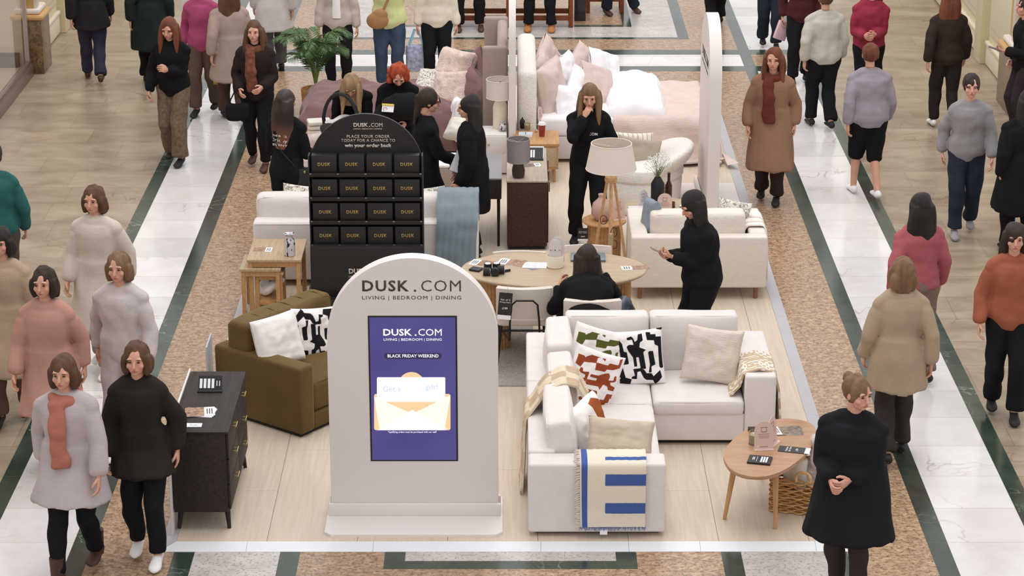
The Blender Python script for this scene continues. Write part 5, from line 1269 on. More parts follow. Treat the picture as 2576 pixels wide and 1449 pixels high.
# ---------------------------------------------------------------- potted palm
pm = thing('potted_palm', 'potted palm with arching green fronds behind the foot of the mauve bed', 'palm', (-2.33, 27.74, DZ))
bm = NB(); lathe(bm, [(0, 0), (.13, 0), (.16, .02), (.18, .34), (.165, .34), (.15, .28), (0, .28)], 28); finish(bm, 'pot', WICK, pm)
GL = mat('palm_leaf', rgb(72, 104, 58), .5, nz=(5, .35)); rnd = random.Random(11)
GLS = mat('palm_stalk', rgb(110, 124, 62), .6)
for k in range(16):
    a = k * 2.4 + rnd.uniform(-.3, .3); ln = rnd.uniform(.5, .74); up = rnd.uniform(.55, .86)
    d = Vector((math.cos(a), math.sin(a), 0)); pts = [Vector((0, 0, .28)) + d * (ln * .62 * (t ** 1.6)) + Vector((0, 0, up * math.sin(t * 1.9) * .95)) for t in np.linspace(0, 1, 12)]
    bm = NB(); tube(bm, pts, [.008 * (1 - .8 * i / 12) + .001 for i in range(12)], 5); fr_ = finish(bm, 'frond_stalk', GLS, pm)
    bm = NB()
    for i in range(3, 12):
        for q in range(3):
            t = (i + q / 3); j = min(int(t), 10); f = t - j
            if j + 1 > 11: continue
            p = pts[j].lerp(pts[j + 1], f); tg = (pts[j + 1] - pts[j]).normalized(); sd_ = tg.cross(Vector((0, 0, 1))).normalized()
            L_ = .19 * math.sin(math.pi * min(.98, (t - 1) / 11)) + .05
            for s in (-1, 1):
                tip = p + sd_ * s * L_ * .8 + tg * L_ * .6 + Vector((0, 0, -L_ * .35)); m_ = p.lerp(tip, .5) + Vector((0, 0, .02)); w_ = tg * .009
                v = [bm.verts.new(x_) for x_ in (p, m_ + w_, tip, m_ - w_)]; bm.faces.new(v)
                v2 = [bm.verts.new(x_ + Vector((0, 0, -.0012))) for x_ in (p, m_ + w_, tip, m_ - w_)]; bm.faces.new(v2[::-1])
    finish(bm, 'frond_leaflets', GL, fr_, smooth=False)

# ---------------------------------------------------------------- benches at the back
def bench(label, x0, x1, y0, y1, name='bench', mid=None, slat=True, zs=.13):
    t = thing(name, label, 'bench', ((x0 + x1) / 2, (y0 + y1) / 2, .005)); a, b_ = (x1 - x0) / 2, (y1 - y0) / 2
    for x in [-a, a - .055] + ([mid - (x0 + x1) / 2] if mid else []):
        for y in (-b_, b_ - .055): bm = NB(); bx(bm, x, x + .055, y, y + .055, 0, .44, .004); finish(bm, 'leg', TEAK, t)
    for ya in (-b_ + .01, b_ - .04): bm = NB(); bx(bm, -a + .05, a - .05, ya, ya + .03, zs - .035, zs + .035, .003); finish(bm, 'stretcher', TEAK, t)
    bm = NB(); n = 5
    for k in range(n): y = -b_ + (2 * b_) * k / n; bx(bm, -a, a, y + .005, y + 2 * b_ / n - .005, .44, .47, .004)
    finish(bm, 'seat_slats', TEAK, t)
    return t
bench('long teak bench at the top of the view with people seated on it', -.75, .87, 32.55, 33.05, mid=-.06)
bench('second teak seat at the top right, standing apart from the long bench', 1.08, 1.62, 33.45, 33.9, name='wooden_stool', zs=.2)
bm = NB(); bx(bm, .90, 1.06, 32.95, 33.3, .005, .5, .01); tag(finish(bm, 'black_planter', mat('gloss_black', rgb(40, 40, 46), .2)), 'glossy black planter box between the two teak seats', 'planter')
# ---------------------------------------------------------------- people
EYE = mat('eye_dark', rgb(50, 38, 34), .4); LIP = mat('lips', rgb(176, 96, 92), .5); BROW = mat('brow', rgb(80, 58, 46), .8)
def hairmat(name, c, c2=None):
    return mat('hair_' + name, c, .55, nz=(5, .35), bump=(70, .8), spec=.35, stretch=(3, 3, .35))
HAIR = {'black': hairmat('black', rgb(34, 29, 28)), 'dark': hairmat('dark', rgb(52, 38, 32)), 'brown': hairmat('brown', rgb(94, 64, 46)),
        'auburn': hairmat('auburn', rgb(112, 62, 42)), 'blonde': hairmat('blonde', rgb(156, 126, 92)), 'red': hairmat('red', rgb(172, 72, 40)),
        'light': hairmat('light', rgb(128, 98, 72))}
def mk_ombre():
    m = bpy.data.materials.new('hair_ombre'); m.use_nodes = True; nt = m.node_tree; b = nt.nodes['Principled BSDF']; b.inputs['Roughness'].default_value = .5
    tc = nt.nodes.new('ShaderNodeTexCoord'); sp = nt.nodes.new('ShaderNodeSeparateXYZ'); r = nt.nodes.new('ShaderNodeMapRange'); mx = nt.nodes.new('ShaderNodeMix'); mx.data_type = 'RGBA'
    mx.inputs[6].default_value = (*rgb(134, 82, 52), 1); mx.inputs[7].default_value = (*rgb(42, 30, 27), 1)
    nt.links.new(tc.outputs['Object'], sp.inputs[0]); nt.links.new(sp.outputs[2], r.inputs[0]); r.inputs[1].default_value = 1.15; r.inputs[2].default_value = 1.42
    nt.links.new(r.outputs[0], mx.inputs[0]); nt.links.new(mx.outputs[2], b.inputs['Base Color']); return m
HAIR['ombre'] = mk_ombre()
def V3(*a): return Vector(a)
def ik(a, c, l1, l2, pole):
    d = c - a; L_ = min(d.length, (l1 + l2) * .999); u = d.normalized(); c = a + u * L_
    x = (l1 * l1 - l2 * l2 + L_ * L_) / (2 * L_); h = math.sqrt(max(0, l1 * l1 - x * x))
    p = pole - u * pole.dot(u); p = p.normalized() if p.length > 1e-6 else V3(0, 0, 1)
    return a + u * x + p * h, c
def lerp_list(pts, n):
    """Catmull-Rom resample of (t, values...) keys"""
    ts = [p[0] for p in pts]; out = []
    for k in range(n):
        t = ts[0] + (ts[-1] - ts[0]) * k / (n - 1); i = max(j for j in range(len(ts)) if ts[j] <= t + 1e-9); i = min(i, len(ts) - 2)
        f = (t - ts[i]) / (ts[i + 1] - ts[i]); f = f * f * (3 - 2 * f) * .5 + f * .5
        out.append((t,) + tuple(a + (b - a) * f for a, b in zip(pts[i][1:], pts[i + 1][1:])))
    return out
def hand(bm, wrist, fdir, palm_n, side, curl=.5, s=1.0):
    """palm, four unequal bent fingers and a thumb; side +1 right, -1 left"""
    y = fdir.normalized(); z = (palm_n - y * palm_n.dot(y)).normalized(); x = y.cross(z)       # z points out of the palm
    def P_(a, b, c): return wrist + x * a * s + y * b * s + z * c * s
    tube(bm, [P_(0, -.02, 0), P_(0, .0, 0), P_(0, .03, 0), P_(0, .07, 0), P_(0, .088, 0)], [(.024 * s, .018 * s), (.026 * s, .017 * s), (.038 * s, .016 * s), (.041 * s, .014 * s), (.036 * s, .010 * s)], 10, side=x)
    for i, (off, ln) in enumerate(((-.03, .066), (-.010, .076), (.010, .070), (.029, .055))):
        off *= -side; a = 0; p = P_(off, .082, 0); pts = [P_(off * .95, .06, 0), p]; seg = ln / 3
        for q in range(3):
            a += curl * (.55 + .12 * i * .5); p = p + (y * math.cos(a) + z * math.sin(a)) * seg * s; pts.append(p.copy())
        tube(bm, pts, [.009 * s, .0092 * s, .0086 * s, .008 * s, .006 * s], 7)
    t0 = P_(-side * -.030 * -1, .02, .004); sx = side
    pts = [P_(sx * .022, .015, .004), P_(sx * .042, .035, .012), P_(sx * .052, .058, .02 + .012 * curl), P_(sx * .047, .078, .026 + .02 * curl)]
    tube(bm, pts, [.014 * s, .0125 * s, .0105 * s, .007 * s], 7)
def shoe(bm, ank, fwd, l=.25, w=.042, boot=0):
    f = V3(fwd.x, fwd.y, 0).normalized(); s = V3(f.y, -f.x, 0); z0 = ank.z - .07; pts = []; rd = []
    for t, hw, hh in ((-.07, .018, .03), (-.06, .032, .045), (-.02, .034, .05), (.05, .036, .04), (.11, .044, .03), (.155, .042, .024), (.18, .025, .016), (.188, .008, .008)):
        pts.append(ank + f * t + V3(0, 0, -.07 + hh)); rd.append((hw * w / .042, hh))
    tube(bm, pts, rd, 12, side=s)
    if boot: tube(bm, [ank + V3(0, 0, -.04), ank + V3(0, 0, boot)], [(.05, .055), (.056, .06)], 12, side=s)

def person(label, loc, face, sc=.965, hz=.92, lean=4, yawt=0, head=(0, 0, 0), hl=None, hr=None, fl=None, fr=None, top=None, bottom=None, hair=('long', 'dark'), shoes='black',
           skin=SKIN, bulk=1.0, curl=.6, palm=(None, None), pole=(None, None), kneep=(None, None), coat=None, scarf=None, cat='person', mirror=False, headon=True, hipoff=(0, 0), sleeve=1.0, boot=0, name='person', bare=False):
    """local frame: looks along +Y, right hand at +X. hands/feet are targets in that frame (metres, 1.68 m person)"""
    e = thing(name, label, cat, loc, R(face)); e.scale = (1, 1, 1)
    L = R(lean); u = V3(0, math.sin(L), math.cos(L)); fw = V3(0, math.cos(L), -math.sin(L)); rt = V3(1, 0, 0)
    P0 = V3(hipoff[0], hipoff[1], hz); C_ = P0 + u * .47; NB_ = P0 + u * .50 + fw * -.005
    yt = Matrix.Rotation(R(yawt), 3, u); rtS = yt @ rt
    shl, shr = C_ - u * .045 - rtS * .172 * (1 + .3 * (bulk - 1)), C_ - u * .045 + rtS * .172 * (1 + .3 * (bulk - 1))
    hl = Vector(hl) if hl else V3(-.25, .04, hz - .10); hr = Vector(hr) if hr else V3(.25, .04, hz - .10)
    fl = Vector(fl) if fl else V3(-.10, .0, .075); fr = Vector(fr) if fr else V3(.10, .02, .075)
    pl = Vector(pole[0]) if pole[0] else V3(-.5, -1, -.3); pr = Vector(pole[1]) if pole[1] else V3(.5, -1, -.3)
    el, wl = ik(shl, hl, .275, .245, pl); er, wr = ik(shr, hr, .275, .245, pr)
    hpl, hpr = P0 - rt * .088 + V3(0, 0, -.03), P0 + rt * .088 + V3(0, 0, -.03)
    kl, al = ik(hpl, fl, .425, .415, Vector(kneep[0]) if kneep[0] else V3(-.1, 1, .2)); kr, ar = ik(hpr, fr, .425, .415, Vector(kneep[1]) if kneep[1] else V3(.1, 1, .2))
    def torso(bm, g=0, t0=-.09, t1=.50, flare=None, ext=None):
        keys = [(-.10, .10, .09), (-.02, .165, .115), (.07, .158, .11), (.19, .128, .094), (.30, .145, .106), (.40, .158, .10), (.455, .13, .082), (.50, .062, .062)]
        pts = []; rd = []
        for t, a, b in lerp_list(keys, 22):
            if t < t0 - .02 or t > t1: continue
            q = yt if t > .25 else Matrix.Identity(3); pts.append(P0 + u * t); rd.append((a * (bulk if t < .44 else 1) + g, b * (bulk if t < .44 else 1) + g))
        tube(bm, pts, rd, 20, side=rt)
    def limb(bm, a, b, c, r0, r1, r2, g=0, calf=False, n=12, end=1.0):
        ps = [a, a.lerp(b, .5), b]; rs = [r0 + g, (r0 + r1) / 2 * 1.02 + g, r1 + g]
        cc2 = b.lerp(c, end)
        if calf: ps += [b.lerp(c, .3 * end), b.lerp(c, .62 * end)]; rs += [r1 * 1.0 + g, r1 * .82 + g]
        else: ps += [b.lerp(c, .5 * end)]; rs += [(r1 + r2) / 2 + g]
        ps.append(cc2); rs.append(r2 + (r1 - r2) * (1 - end) + g); tube(bm, ps, rs, n)
        for p, r_ in ((a, r0), (b, r1)): ellipsoid(bm, p, ((r_ + g) * .99,) * 3, u=12, v=8)
    # ---- body
    bm = NB(); torso(bm, -.010)
    for a, b, c in ((shl, el, wl), (shr, er, wr)):
        limb(bm, a, b, c, .050 * bulk ** .5, .038, .026); tube(bm, [NB_ - u * .01, NB_.lerp(a, .5) + u * .01, a], [.048, .044, .04], 10)
    for a, b, c in ((hpl, kl, al), (hpr, kr, ar)): limb(bm, a, b, c, .080 * bulk, .052, .035, calf=True)
    for a in (al, ar): shoe(bm, a, fw, w=.036)
    Hm = Matrix.Rotation(R(head[0]), 3, 'Z') @ Matrix.Rotation(R(-head[1]) - L * .5, 3, 'X') @ Matrix.Rotation(R(head[2]), 3, 'Y')
    nk = NB_ + u * .02; HC = nk + u * .055 + Hm @ V3(0, .015, .115)
    tube(bm, [NB_ - u * .05, NB_ + u * .03, nk.lerp(HC, .45)], [.06, .05, .048], 12)
    bme = remesh(bm, .014, 'body'); bb = NB(); bb.from_mesh(bme); bpy.data.meshes.remove(bme)
    # head
    hb_ = NB(); ellipsoid(hb_, (0, -.008, .018), (.076, .096, .092), u=24, v=16); ellipsoid(hb_, (0, .030, -.045), (.056, .058, .066), u=20, v=14)
    ellipsoid(hb_, (0, .062, -.088), (.022, .020, .018)); tube(hb_, [(0, .082, .012), (0, .100, -.012), (0, .108, -.030), (0, .094, -.036)], [.009, .012, .015, .011], 8)
    for s in (-1, 1):
        ellipsoid(hb_, (s * .078, -.008, -.012), (.010, .020, .032)); ellipsoid(hb_, (s * .040, .055, -.032), (.024, .026, .024)); ellipsoid(hb_, (s * .032, .078, .026), (.024, .014, .010))
    ellipsoid(hb_, (0, .084, -.058), (.024, .012, .012)); tube(hb_, [(0, -.02, -.05), (0, -.03, -.14)], [.052, .05], 12)
    hm = remesh(hb_, .006, 'head', smooth=3); T = Matrix.Translation(HC) @ Hm.to_4x4(); hm.transform(T); bb.from_mesh(hm); bpy.data.meshes.remove(hm)
    def patch(c, r, mi, rot=None):
        b2 = NB(); ellipsoid(b2, c, r, rot, u=10, v=8); m2 = bpy.data.meshes.new('p'); b2.to_mesh(m2); b2.free(); m2.transform(T); k = len(bb.faces); bb.from_mesh(m2); bpy.data.meshes.remove(m2)
        bb.faces.ensure_lookup_table()
        for f in bb.faces[k:]: f.material_index = mi
    for s in (-1, 1): patch((s * .031, .083, .006), (.011, .008, .006), 1); patch((s * .033, .090, .027), (.017, .005, .0035), 3)
    patch((0, .096, -.060), (.019, .006, .0065), 2)
    fdl, fdr = (wl - el).normalized(), (wr - er).normalized()
    hand(bb, wl, fdl, Vector(palm[0]) if palm[0] else V3(1, .1, 0), -1, curl); hand(bb, wr, fdr, Vector(palm[1]) if palm[1] else V3(-1, .1, 0), 1, curl)
    body = finish(bb, 'body', [skin, EYE, LIP, BROW], e, angle=80)
    # ---- clothing
    def sleeves(b2, g, end):
        for s, a, b, c in ((1, shl, el, wl), (-1, shr, er, wr)):
            q = a - V3(0, 0, .012) + rtS * (.012 * s); m1 = q.lerp(b, .25); c2 = b.lerp(c, end); k = bulk ** .5
            tube(b2, [q + rtS * (.06 * s) + V3(0, 0, .01), q, m1, q.lerp(b, .6), b, b.lerp(c2, .5), b.lerp(c2, .9), c2], [.04, .048 * k + g * .35, .054 * k + g * .8, .05 * k + g, .047 + g, .043 + g, .038 + g, .034 + g * .3], 12); ellipsoid(b2, b, ((.046 + g) * .98,) * 3); ellipsoid(b2, a - V3(0, 0, .006), (.054 * k + g * .3,) * 3); tube(b2, [NB_ - u * .01, NB_.lerp(a, .5) + u * .012, a + u * .004], [.064 + g * .3, .060 + g * .3, .052 + g * .3], 10)
    if bottom:
        b2 = NB(); kind, m = bottom[0], bottom[1]; g = {'slim': .010, 'straight': .018, 'wide': .03, 'shorts': .02, 'skirt': .02}[kind]
        pts = [P0 + u * .12, P0 + u * .03, P0 + u * -.03, P0 + V3(0, 0, -.10)]; tube(b2, pts, [(.15 * bulk + g * .5, .105 * bulk + g * .5), (.168 * bulk + g * .5, .12 * bulk + g * .5), (.165 * bulk + g * .6, .118 * bulk + g * .5), (.11 * bulk, .085)], 18, side=rt)
        for a, b, c in ((hpl, kl, al), (hpr, kr, ar)):
            if kind == 'shorts': limb(b2, a, b, c, .09 * bulk, .062, .05, g=g, end=.12)
            elif kind == 'wide': tube(b2, [a, a.lerp(b, .5), b, b.lerp(c, .5), b.lerp(c, .93)], [.098 * bulk + .01, .092, .085, .088, .095], 14); ellipsoid(b2, a, (.1 * bulk,) * 3)
            else:
                limb(b2, a, b, c, .088 * bulk, .058, .044 if kind == 'slim' else .058, g=g, calf=True, end=.93)
        if kind == 'skirt': b2.free(); b2 = NB(); md = (al + ar) / 2; tube(b2, [P0 + u * .1, P0, P0.lerp(md, .4), P0.lerp(md, .86)], [(.14, .1), (.18, .13), (.21, .17), (.25, .22)], 20, side=rt)
        meshobj('trousers' if kind not in ('shorts', 'skirt') else kind, remesh(b2, .014, 'trousers', noise=(11, .018, (1, 1, .6))), m, e)
    if top:
        kind, m = top[0], top[1]; g = {'fitted': .012, 'sweater': .026, 'baggy': .034, 'crop': .02}[kind]
        b2 = NB(); torso(b2, g, t0={'fitted': -.04, 'sweater': -.05, 'baggy': -.08, 'crop': .08}[kind], t1=.49); sleeves(b2, g * .5, .97 * sleeve)
        tube(b2, [NB_ - u * .07, NB_ + u * .02], [.095, .072], 14)
        ob = meshobj('top', remesh(b2, .014, 'top', noise=(10, .014 if kind != 'fitted' else .010)), m, e)
    if coat:
        m, hem, fla, g = coat[0], coat[1], coat[2], (coat[3] if len(coat) > 3 else .035)
        b2 = NB(); torso(b2, g, t0=-.02, t1=.485); sleeves(b2, g * .55, .95); md = (kl + kr) / 2; hp = V3(P0.x, P0.y, hz); dn = V3(md.x * .4 + P0.x * .6, P0.y * .6 + md.y * .4, hem)
        tube(b2, [P0 + u * .14, hp, hp.lerp(dn, .5), dn], [(.15 * bulk + g, .11 * bulk + g), (.175 * bulk + g, .125 * bulk + g), (.175 * bulk + g + fla * .5, .14 * bulk + g + fla * .5), (.175 * bulk + g + fla, .15 * bulk + g + fla)], 22, side=rt)
        tube(b2, [NB_ - u * .07, NB_ + u * .02], [.10, .085], 14)
        meshobj('coat', remesh(b2, .015, 'coat', noise=(8, .018, (1, 1, .5))), m, e)
    if scarf:
        b2 = NB(); ce = NB_ + u * .0
        tube(b2, [ce + rt * (.085 * math.cos(t)) + fw * (.08 * math.sin(t)) + u * (.01 * math.sin(2 * t)) for t in np.linspace(0, 6.28, 16)], .038, 10)
        tube(b2, [ce + fw * .11 + rt * .04, ce + fw * .175 - u * .2 + rt * .03, ce + fw * .18 - u * .48 + rt * .02], [(.05, .025), (.06, .03), (.065, .03)], 10, side=rt)
        meshobj('scarf', remesh(b2, .012, 'scarf', noise=(12, .02)), scarf, e)
    if shoes:
        sm2 = shoes if not isinstance(shoes, str) else {'black': BLACK, 'white': WHITE, 'tan': mat('suede_tan', rgb(176, 116, 66), .9, bump=(90, .3)), 'brown': mat('boot_brown', rgb(74, 48, 36), .6)}[shoes]
        for a in (al, ar): b2 = NB(); shoe(b2, a, fw, w=.046 if not boot else .054, boot=boot); finish(b2, 'shoe', sm2, e, angle=80)
    # ---- hair
    st, hcn = hair[0], hair[1]; hm_ = HAIR[hcn]; b2 = NB()
    def HT(x, y, z): return HC + Hm @ V3(x, y, z)
    ellipsoid(b2, (0, 0, 0), (.093, .112, .108), u=22, v=14); bmesh.ops.transform(b2, matrix=Matrix.Translation(HC + Hm @ V3(0, -.028, .024)) @ Hm.to_4x4(), verts=b2.verts[:])
    dwn = V3(0, 0, -1)
    def lock(x0, y0, z0, ln, w, th, back=.0, sidew=0):
        a = HT(x0, y0, z0); 
        ps = [a]; rs = [(w, th)]
        for k in range(1, 6):
            f = k / 5; q = a + dwn * (ln * f) + (Hm @ V3(0, -1, 0) * back * f) + rt * sidew * f
            # keep clear of the shoulders
            ps.append(q); wf = (1, 1.12, 1.2, 1.18, 1.0, .6)[k]; rs.append((w * wf, th * (1.25 - .55 * f)))
        tube(b2, ps, rs, 12, side=Hm @ V3(1, 0, 0))
    if st in ('long', 'longf', 'vlong'):
        ln = .5 if st == 'vlong' else .34
        bk = -math.tan(L) * ln * .2 - (.045 if L < .4 else -.03)
        lock(0, -.085, .02, ln, .105, .05, back=.03 - .0 * bk); lock(-.06, -.05, .03, ln * .85, .05, .045, back=.03, sidew=-.03); lock(.06, -.05, .03, ln * .85, .05, .045, back=.03, sidew=.03)
        if st == 'longf':
            lock(-.082, .005, .03, .32, .026, .034, back=-.03, sidew=-.02); lock(.082, .005, .03, .32, .026, .034, back=-.03, sidew=.02)
        else: lock(-.080, -.03, .04, .2, .022, .035); lock(.080, -.03, .04, .2, .022, .035)
    elif st == 'bob': lock(0, -.07, .0, .16, .10, .05); lock(-.076, -.01, .03, .15, .03, .05); lock(.076, -.01, .03, .15, .03, .05)
    elif st == 'curly':
        rnd2 = random.Random(2)
        for k in range(34):
            a_ = rnd2.uniform(0, 6.28); zz = rnd2.uniform(-.12, .10); rr_ = .10 - max(0, zz) * .5; 
            if math.sin(a_) > .55 and zz < .03: continue
            q = HT(rr_ * math.cos(a_), -.03 + rr_ * math.sin(a_), zz); ellipsoid(b2, q, (.035, .035, .038), u=10, v=8)
    elif st == 'bun': ellipsoid(b2, HT(0, -.115, .07), (.045, .045, .045)); lock(0, -.06, -.0, .05, .07, .04)
    elif st == 'pony': lock(0, -.12, .04, .3, .035, .03, back=.04)
    elif st == 'short': lock(0, -.07, -.0, .05, .075, .04)
    hm2 = remesh(b2, .010, 'hair', smooth=2, noise=(11, .016, (1, 1, .5)) if st in ('long', 'longf', 'vlong') else (30, .012, (1, 1, .25)))
    meshobj('hair', hm2, hm_, e)
    e['_j'] = [*wl, *wr, *HC]
    if sc != 1.0: e.scale = (sc, sc, sc)
    return e
def jt(e, i):
    j = list(e['_j']); p = Vector(j[i * 3:i * 3 + 3]) * e.scale[0]; return Matrix.Rotation(e.rotation_euler[2], 3, 'Z') @ p + e.location
def place_head(e, x, y):
    h = jt(e, 2); t = at(x, y, h.z + .12); e.location.x += t.x - h.x; e.location.y += t.y - h.y; bpy.context.view_layer.update(); return e
def foot_at(x, y, z=0.003): return at(x, y, z)
def top_at(x, y, h, z=0.003): v = at(x, y, h + z); return Vector((v.x, v.y, z))
def walk(ph, s=.26):
    """stride phase -1..1 -> feet and hands"""
    a = ph; return dict(fl=(-.09, s * a, .075 + max(0, -a) * .05), fr=(.09, -s * a, .075 + max(0, a) * .05), hl=(-.25, -.17 * a + .04, .86), hr=(.25, .17 * a + .04, .86), kneep=((0, 1, 0), (0, 1, 0)))
def K(name, r, g, b): return cloth(name, rgb(r, g, b))
BLKC = K('black_clothing', 25, 24, 25); BLKT = K('black_trousers', 27, 26, 28); DEN = K('denim', 62, 76, 98); DDEN = K('dark_denim', 40, 46, 60); GREYC = K('grey_jersey', 150, 146, 150)

# --- the people on the deck
p = person('woman with long ombre hair in black, back turned, by the left deck edge', top_at(716, 226, 1.67, DZ), -25, lean=2, hz=.92, top=('fitted', BLKC), bottom=('straight', BLKT), hair=('vlong', 'ombre'), hl=(-.10, .24, 1.06), hr=(.12, .26, 1.04), head=(-10, 0, 0))
sh = thing('shoulder_bag', 'black shoulder bag with a gold clasp on the woman with ombre hair', 'bag', p.location + Vector((.24, -.10, .80)), R(-10))
bm = NB(); box(bm, (0, 0, 0), (.26, .09, .22), .02); finish(bm, 'bag_body', BLACK_C, sh)
bm = NB(); ellipsoid(bm, (-.05, -.05, .08), (.012, .008, .014)); finish(bm, 'clasp', BRASS, sh)
bm = NB(); tube(bm, [(-.12, -.045, .10), (-.25, -.10, .28), (-.36, -.10, .44)], .006, 6); finish(bm, 'strap', BLACK, sh)
for z, s_, h_ in ((1.30, 'THE BLACK', .02), (1.25, 'friday', .045), (1.205, 'EVENT', .02)):
    text(s_, .17, h_, PAPER, p, (0, -.125, z - .02), rot=(R(90), 0, 0), name='back_print')

blo = person('blonde woman in black leaning forward over an infant car seat on the mauve bed', at(880, 285, .03) + Vector((0, .55, -.0)), 180, hz=.66, lean=46, head=(0, 24, 0), top=('fitted', BLKC), bottom=('slim', BLKT), hair=('longf', 'blonde'), fl=(-.12, .42, .075), fr=(.12, .42, .075), hl=(-.08, .52, .62), hr=(.10, .50, .62), curl=.9)
place_head(blo, 882, 188)
cs = thing('infant_car_seat', 'black infant car seat with a carry handle in front of the blonde woman', 'car seat', blo.location + Vector((-.10, -.55, .40)), R(-25))
bm = NB(); tube(bm, [(0, .18, .30), (0, .08, .20), (0, -.1, .19), (0, -.26, .30)], [(.16, .05), (.2, .09), (.2, .1), (.13, .06)], 16, side=V3(1, 0, 0)); meshobj('shell', remesh(bm, .012, 'shell'), BLACK, cs)
bm = NB(); tube(bm, [(-.22, .0, .26)] + [(-.22 * math.cos(t) , -.02, .26 + .36 * math.sin(t)) for t in np.linspace(.2, 2.94, 14)] + [(.22, .0, .26)], .02, 10); finish(bm, 'carry_handle', BLACK, cs)
bm = NB(); tube(bm, [(0, .12, .32), (0, -.06, .29), (0, -.2, .34)], [(.11, .04), (.13, .05), (.1, .04)], 14, side=V3(1, 0, 0)); finish(bm, 'baby_blanket', WHITE, cs)
bm = NB(); tube(bm, [(0, -.3, 0.0), (0, .2, 0)], [(.16, .03), (.16, .03)], 12, side=V3(1, 0, 0)); bx(bm, -.03, .03, -.1, .1, 0, .2); finish(bm, 'seat_base', BLACK, cs)
red = person('red-haired woman in black seated on the mauve bed, looking down', at(1003, 268, .03) + Vector((0, .62, 0)), 186, hz=.68, lean=30, head=(0, 26, 0), top=('sweater', BLKC), bottom=('slim', BLKT), hair=('curly', 'red'), fl=(-.12, .45, .075), fr=(.14, .40, .075), hl=(-.06, .46, .72), hr=(.12, .44, .72), curl=.9, skin=SKIN2)
place_head(red, 1002, 162)
bg = thing('black_bag', 'soft black bag with a yellow and white warning label beside the red-haired woman', 'bag', aty(1015, 268, red.location.y - .50))
bm = NB(); ellipsoid(bm, (0, 0, 0), (.24, .15, .14)); tube(bm, [(-.2, 0, -.05), (-.3, -.1, -.14)], [.1, .05], 10); meshobj('bag_body', remesh(bm, .012, 'bag', noise=(9, .02)), BLKT, bg)
bm = NB(); box(bm, (-.16, -.14, .02), (.13, .004, .085), rot=(R(-28), 0, R(-14))); lb_ = finish(bm, 'warning_label', PAPER, bg, smooth=False)
bm = NB(); box(bm, (-.16, -.132, .056), (.13, .005, .02), rot=(R(-28), 0, R(-14))); finish(bm, 'label_stripe', mat('label_yellow', rgb(226, 196, 70), .5), lb_, smooth=False)
bm = NB(); tube(bm, [(-.19 + .02 * math.cos(t), -.146, .01 + .02 * math.sin(t)) for t in np.linspace(0, 6.28, 16)], .0025, 5); finish(bm, 'label_symbol', mat('sign_red', rgb(190, 60, 56), .5), lb_)

gw = person('woman in glasses and a black blazer facing right with papers in her hand', top_at(1063, 222, 1.68, DZ), -78, lean=4, coat=(BLKC, .52, .04, .02), bottom=('straight', BLKT), hair=('pony', 'dark'), hl=(-.12, .30, .92), hr=(.10, .34, .98), head=(-4, 8, 0), palm=((1, 0, .4), (-1, 0, .4)), curl=1.0)
Hc = jt(gw, 2)
gz = thing('glasses', 'dark-framed glasses worn by the woman holding papers', 'glasses', Hc, R(-82))
bm = NB()
for s in (-1, 1):
    tube(bm, [(s * .033 + .024 * math.cos(t), .098, .004 + .017 * math.sin(t)) for t in np.linspace(0, 6.28, 14)], .0035, 5)
    tube(bm, [(s * .057, .096, .006), (s * .082, .0, .0)], .003, 5)
finish(bm, 'frame', BLACK, gz)
pp = thing('papers', 'white papers held by the woman in glasses', 'paper', jt(gw, 1) + Vector((.07, -.12, .05)), R(4))
bm = NB(); box(bm, (0, 0, 0), (.22, .006, .29), rot=(R(-12), R(24), 0)); finish(bm, 'sheets', PAPER, pp, smooth=False)
bm = NB(); box(bm, (-.01, .015, -.02), (.21, .010, .27), rot=(R(-12), R(28), 0)); finish(bm, 'clipboard', BLACK_C, pp, smooth=False)

lh = person('woman with very long black hair facing left, in a black coat and wide trousers', top_at(1190, 232, 1.70, DZ), 82, lean=3, top=('baggy', BLKC), coat=(BLKC, .55, .02, .03), bottom=('wide', BLKT), hair=('vlong', 'black'), hl=(-.22, .12, .86), hr=(.22, .16, .88), head=(6, 4, 0))
dr = person('woman with long light brown hair in a black hooded sweatshirt, hand raised to her mouth', top_at(1484, 208, 1.66, DZ), 172, lean=4, top=('sweater', BLKC), bottom=('straight', BLKT), hair=('longf', 'light'), hl=(-.16, .20, 1.02), hr=(.03, .21, 1.42), pole=(None, (.6, .1, -1)), head=(6, 14, 0), curl=1.1, palm=(None, (-.6, -.8, 0)), fl=(-.12, .0, .075), fr=(.14, -.05, .075))
text('DUSK.COM', .2, .03, PAPER, dr, (0, .15, 1.22), rot=(R(90), 0, R(180)), name='chest_print', bold=.02)
ph_ = person('woman with long wavy black hair looking at her phone, standing behind the corner sofa', top_at(1772, 476, 1.66, DZ), 108, lean=5, top=('baggy', BLKC), bottom=('wide', BLKT), hair=('vlong', 'black'), hl=(-.03, .30, 1.14), hr=(.06, .30, 1.12), head=(2, 26, 0), curl=1.1, bulk=1.2, palm=((.3, -.3, 1), (-.3, -.3, 1)))
o = thing('phone', 'mobile phone held by the woman with wavy black hair', 'phone', jt(ph_, 0).lerp(jt(ph_, 1), .5) + Vector((-.10, -.02, .05)), R(108))
bm = NB(); box(bm, (0, 0, 0), (.075, .15, .009), .004, rot=(R(28), 0, 0)); finish(bm, 'case', mat('phone_case', rgb(150, 110, 100), .4), o)
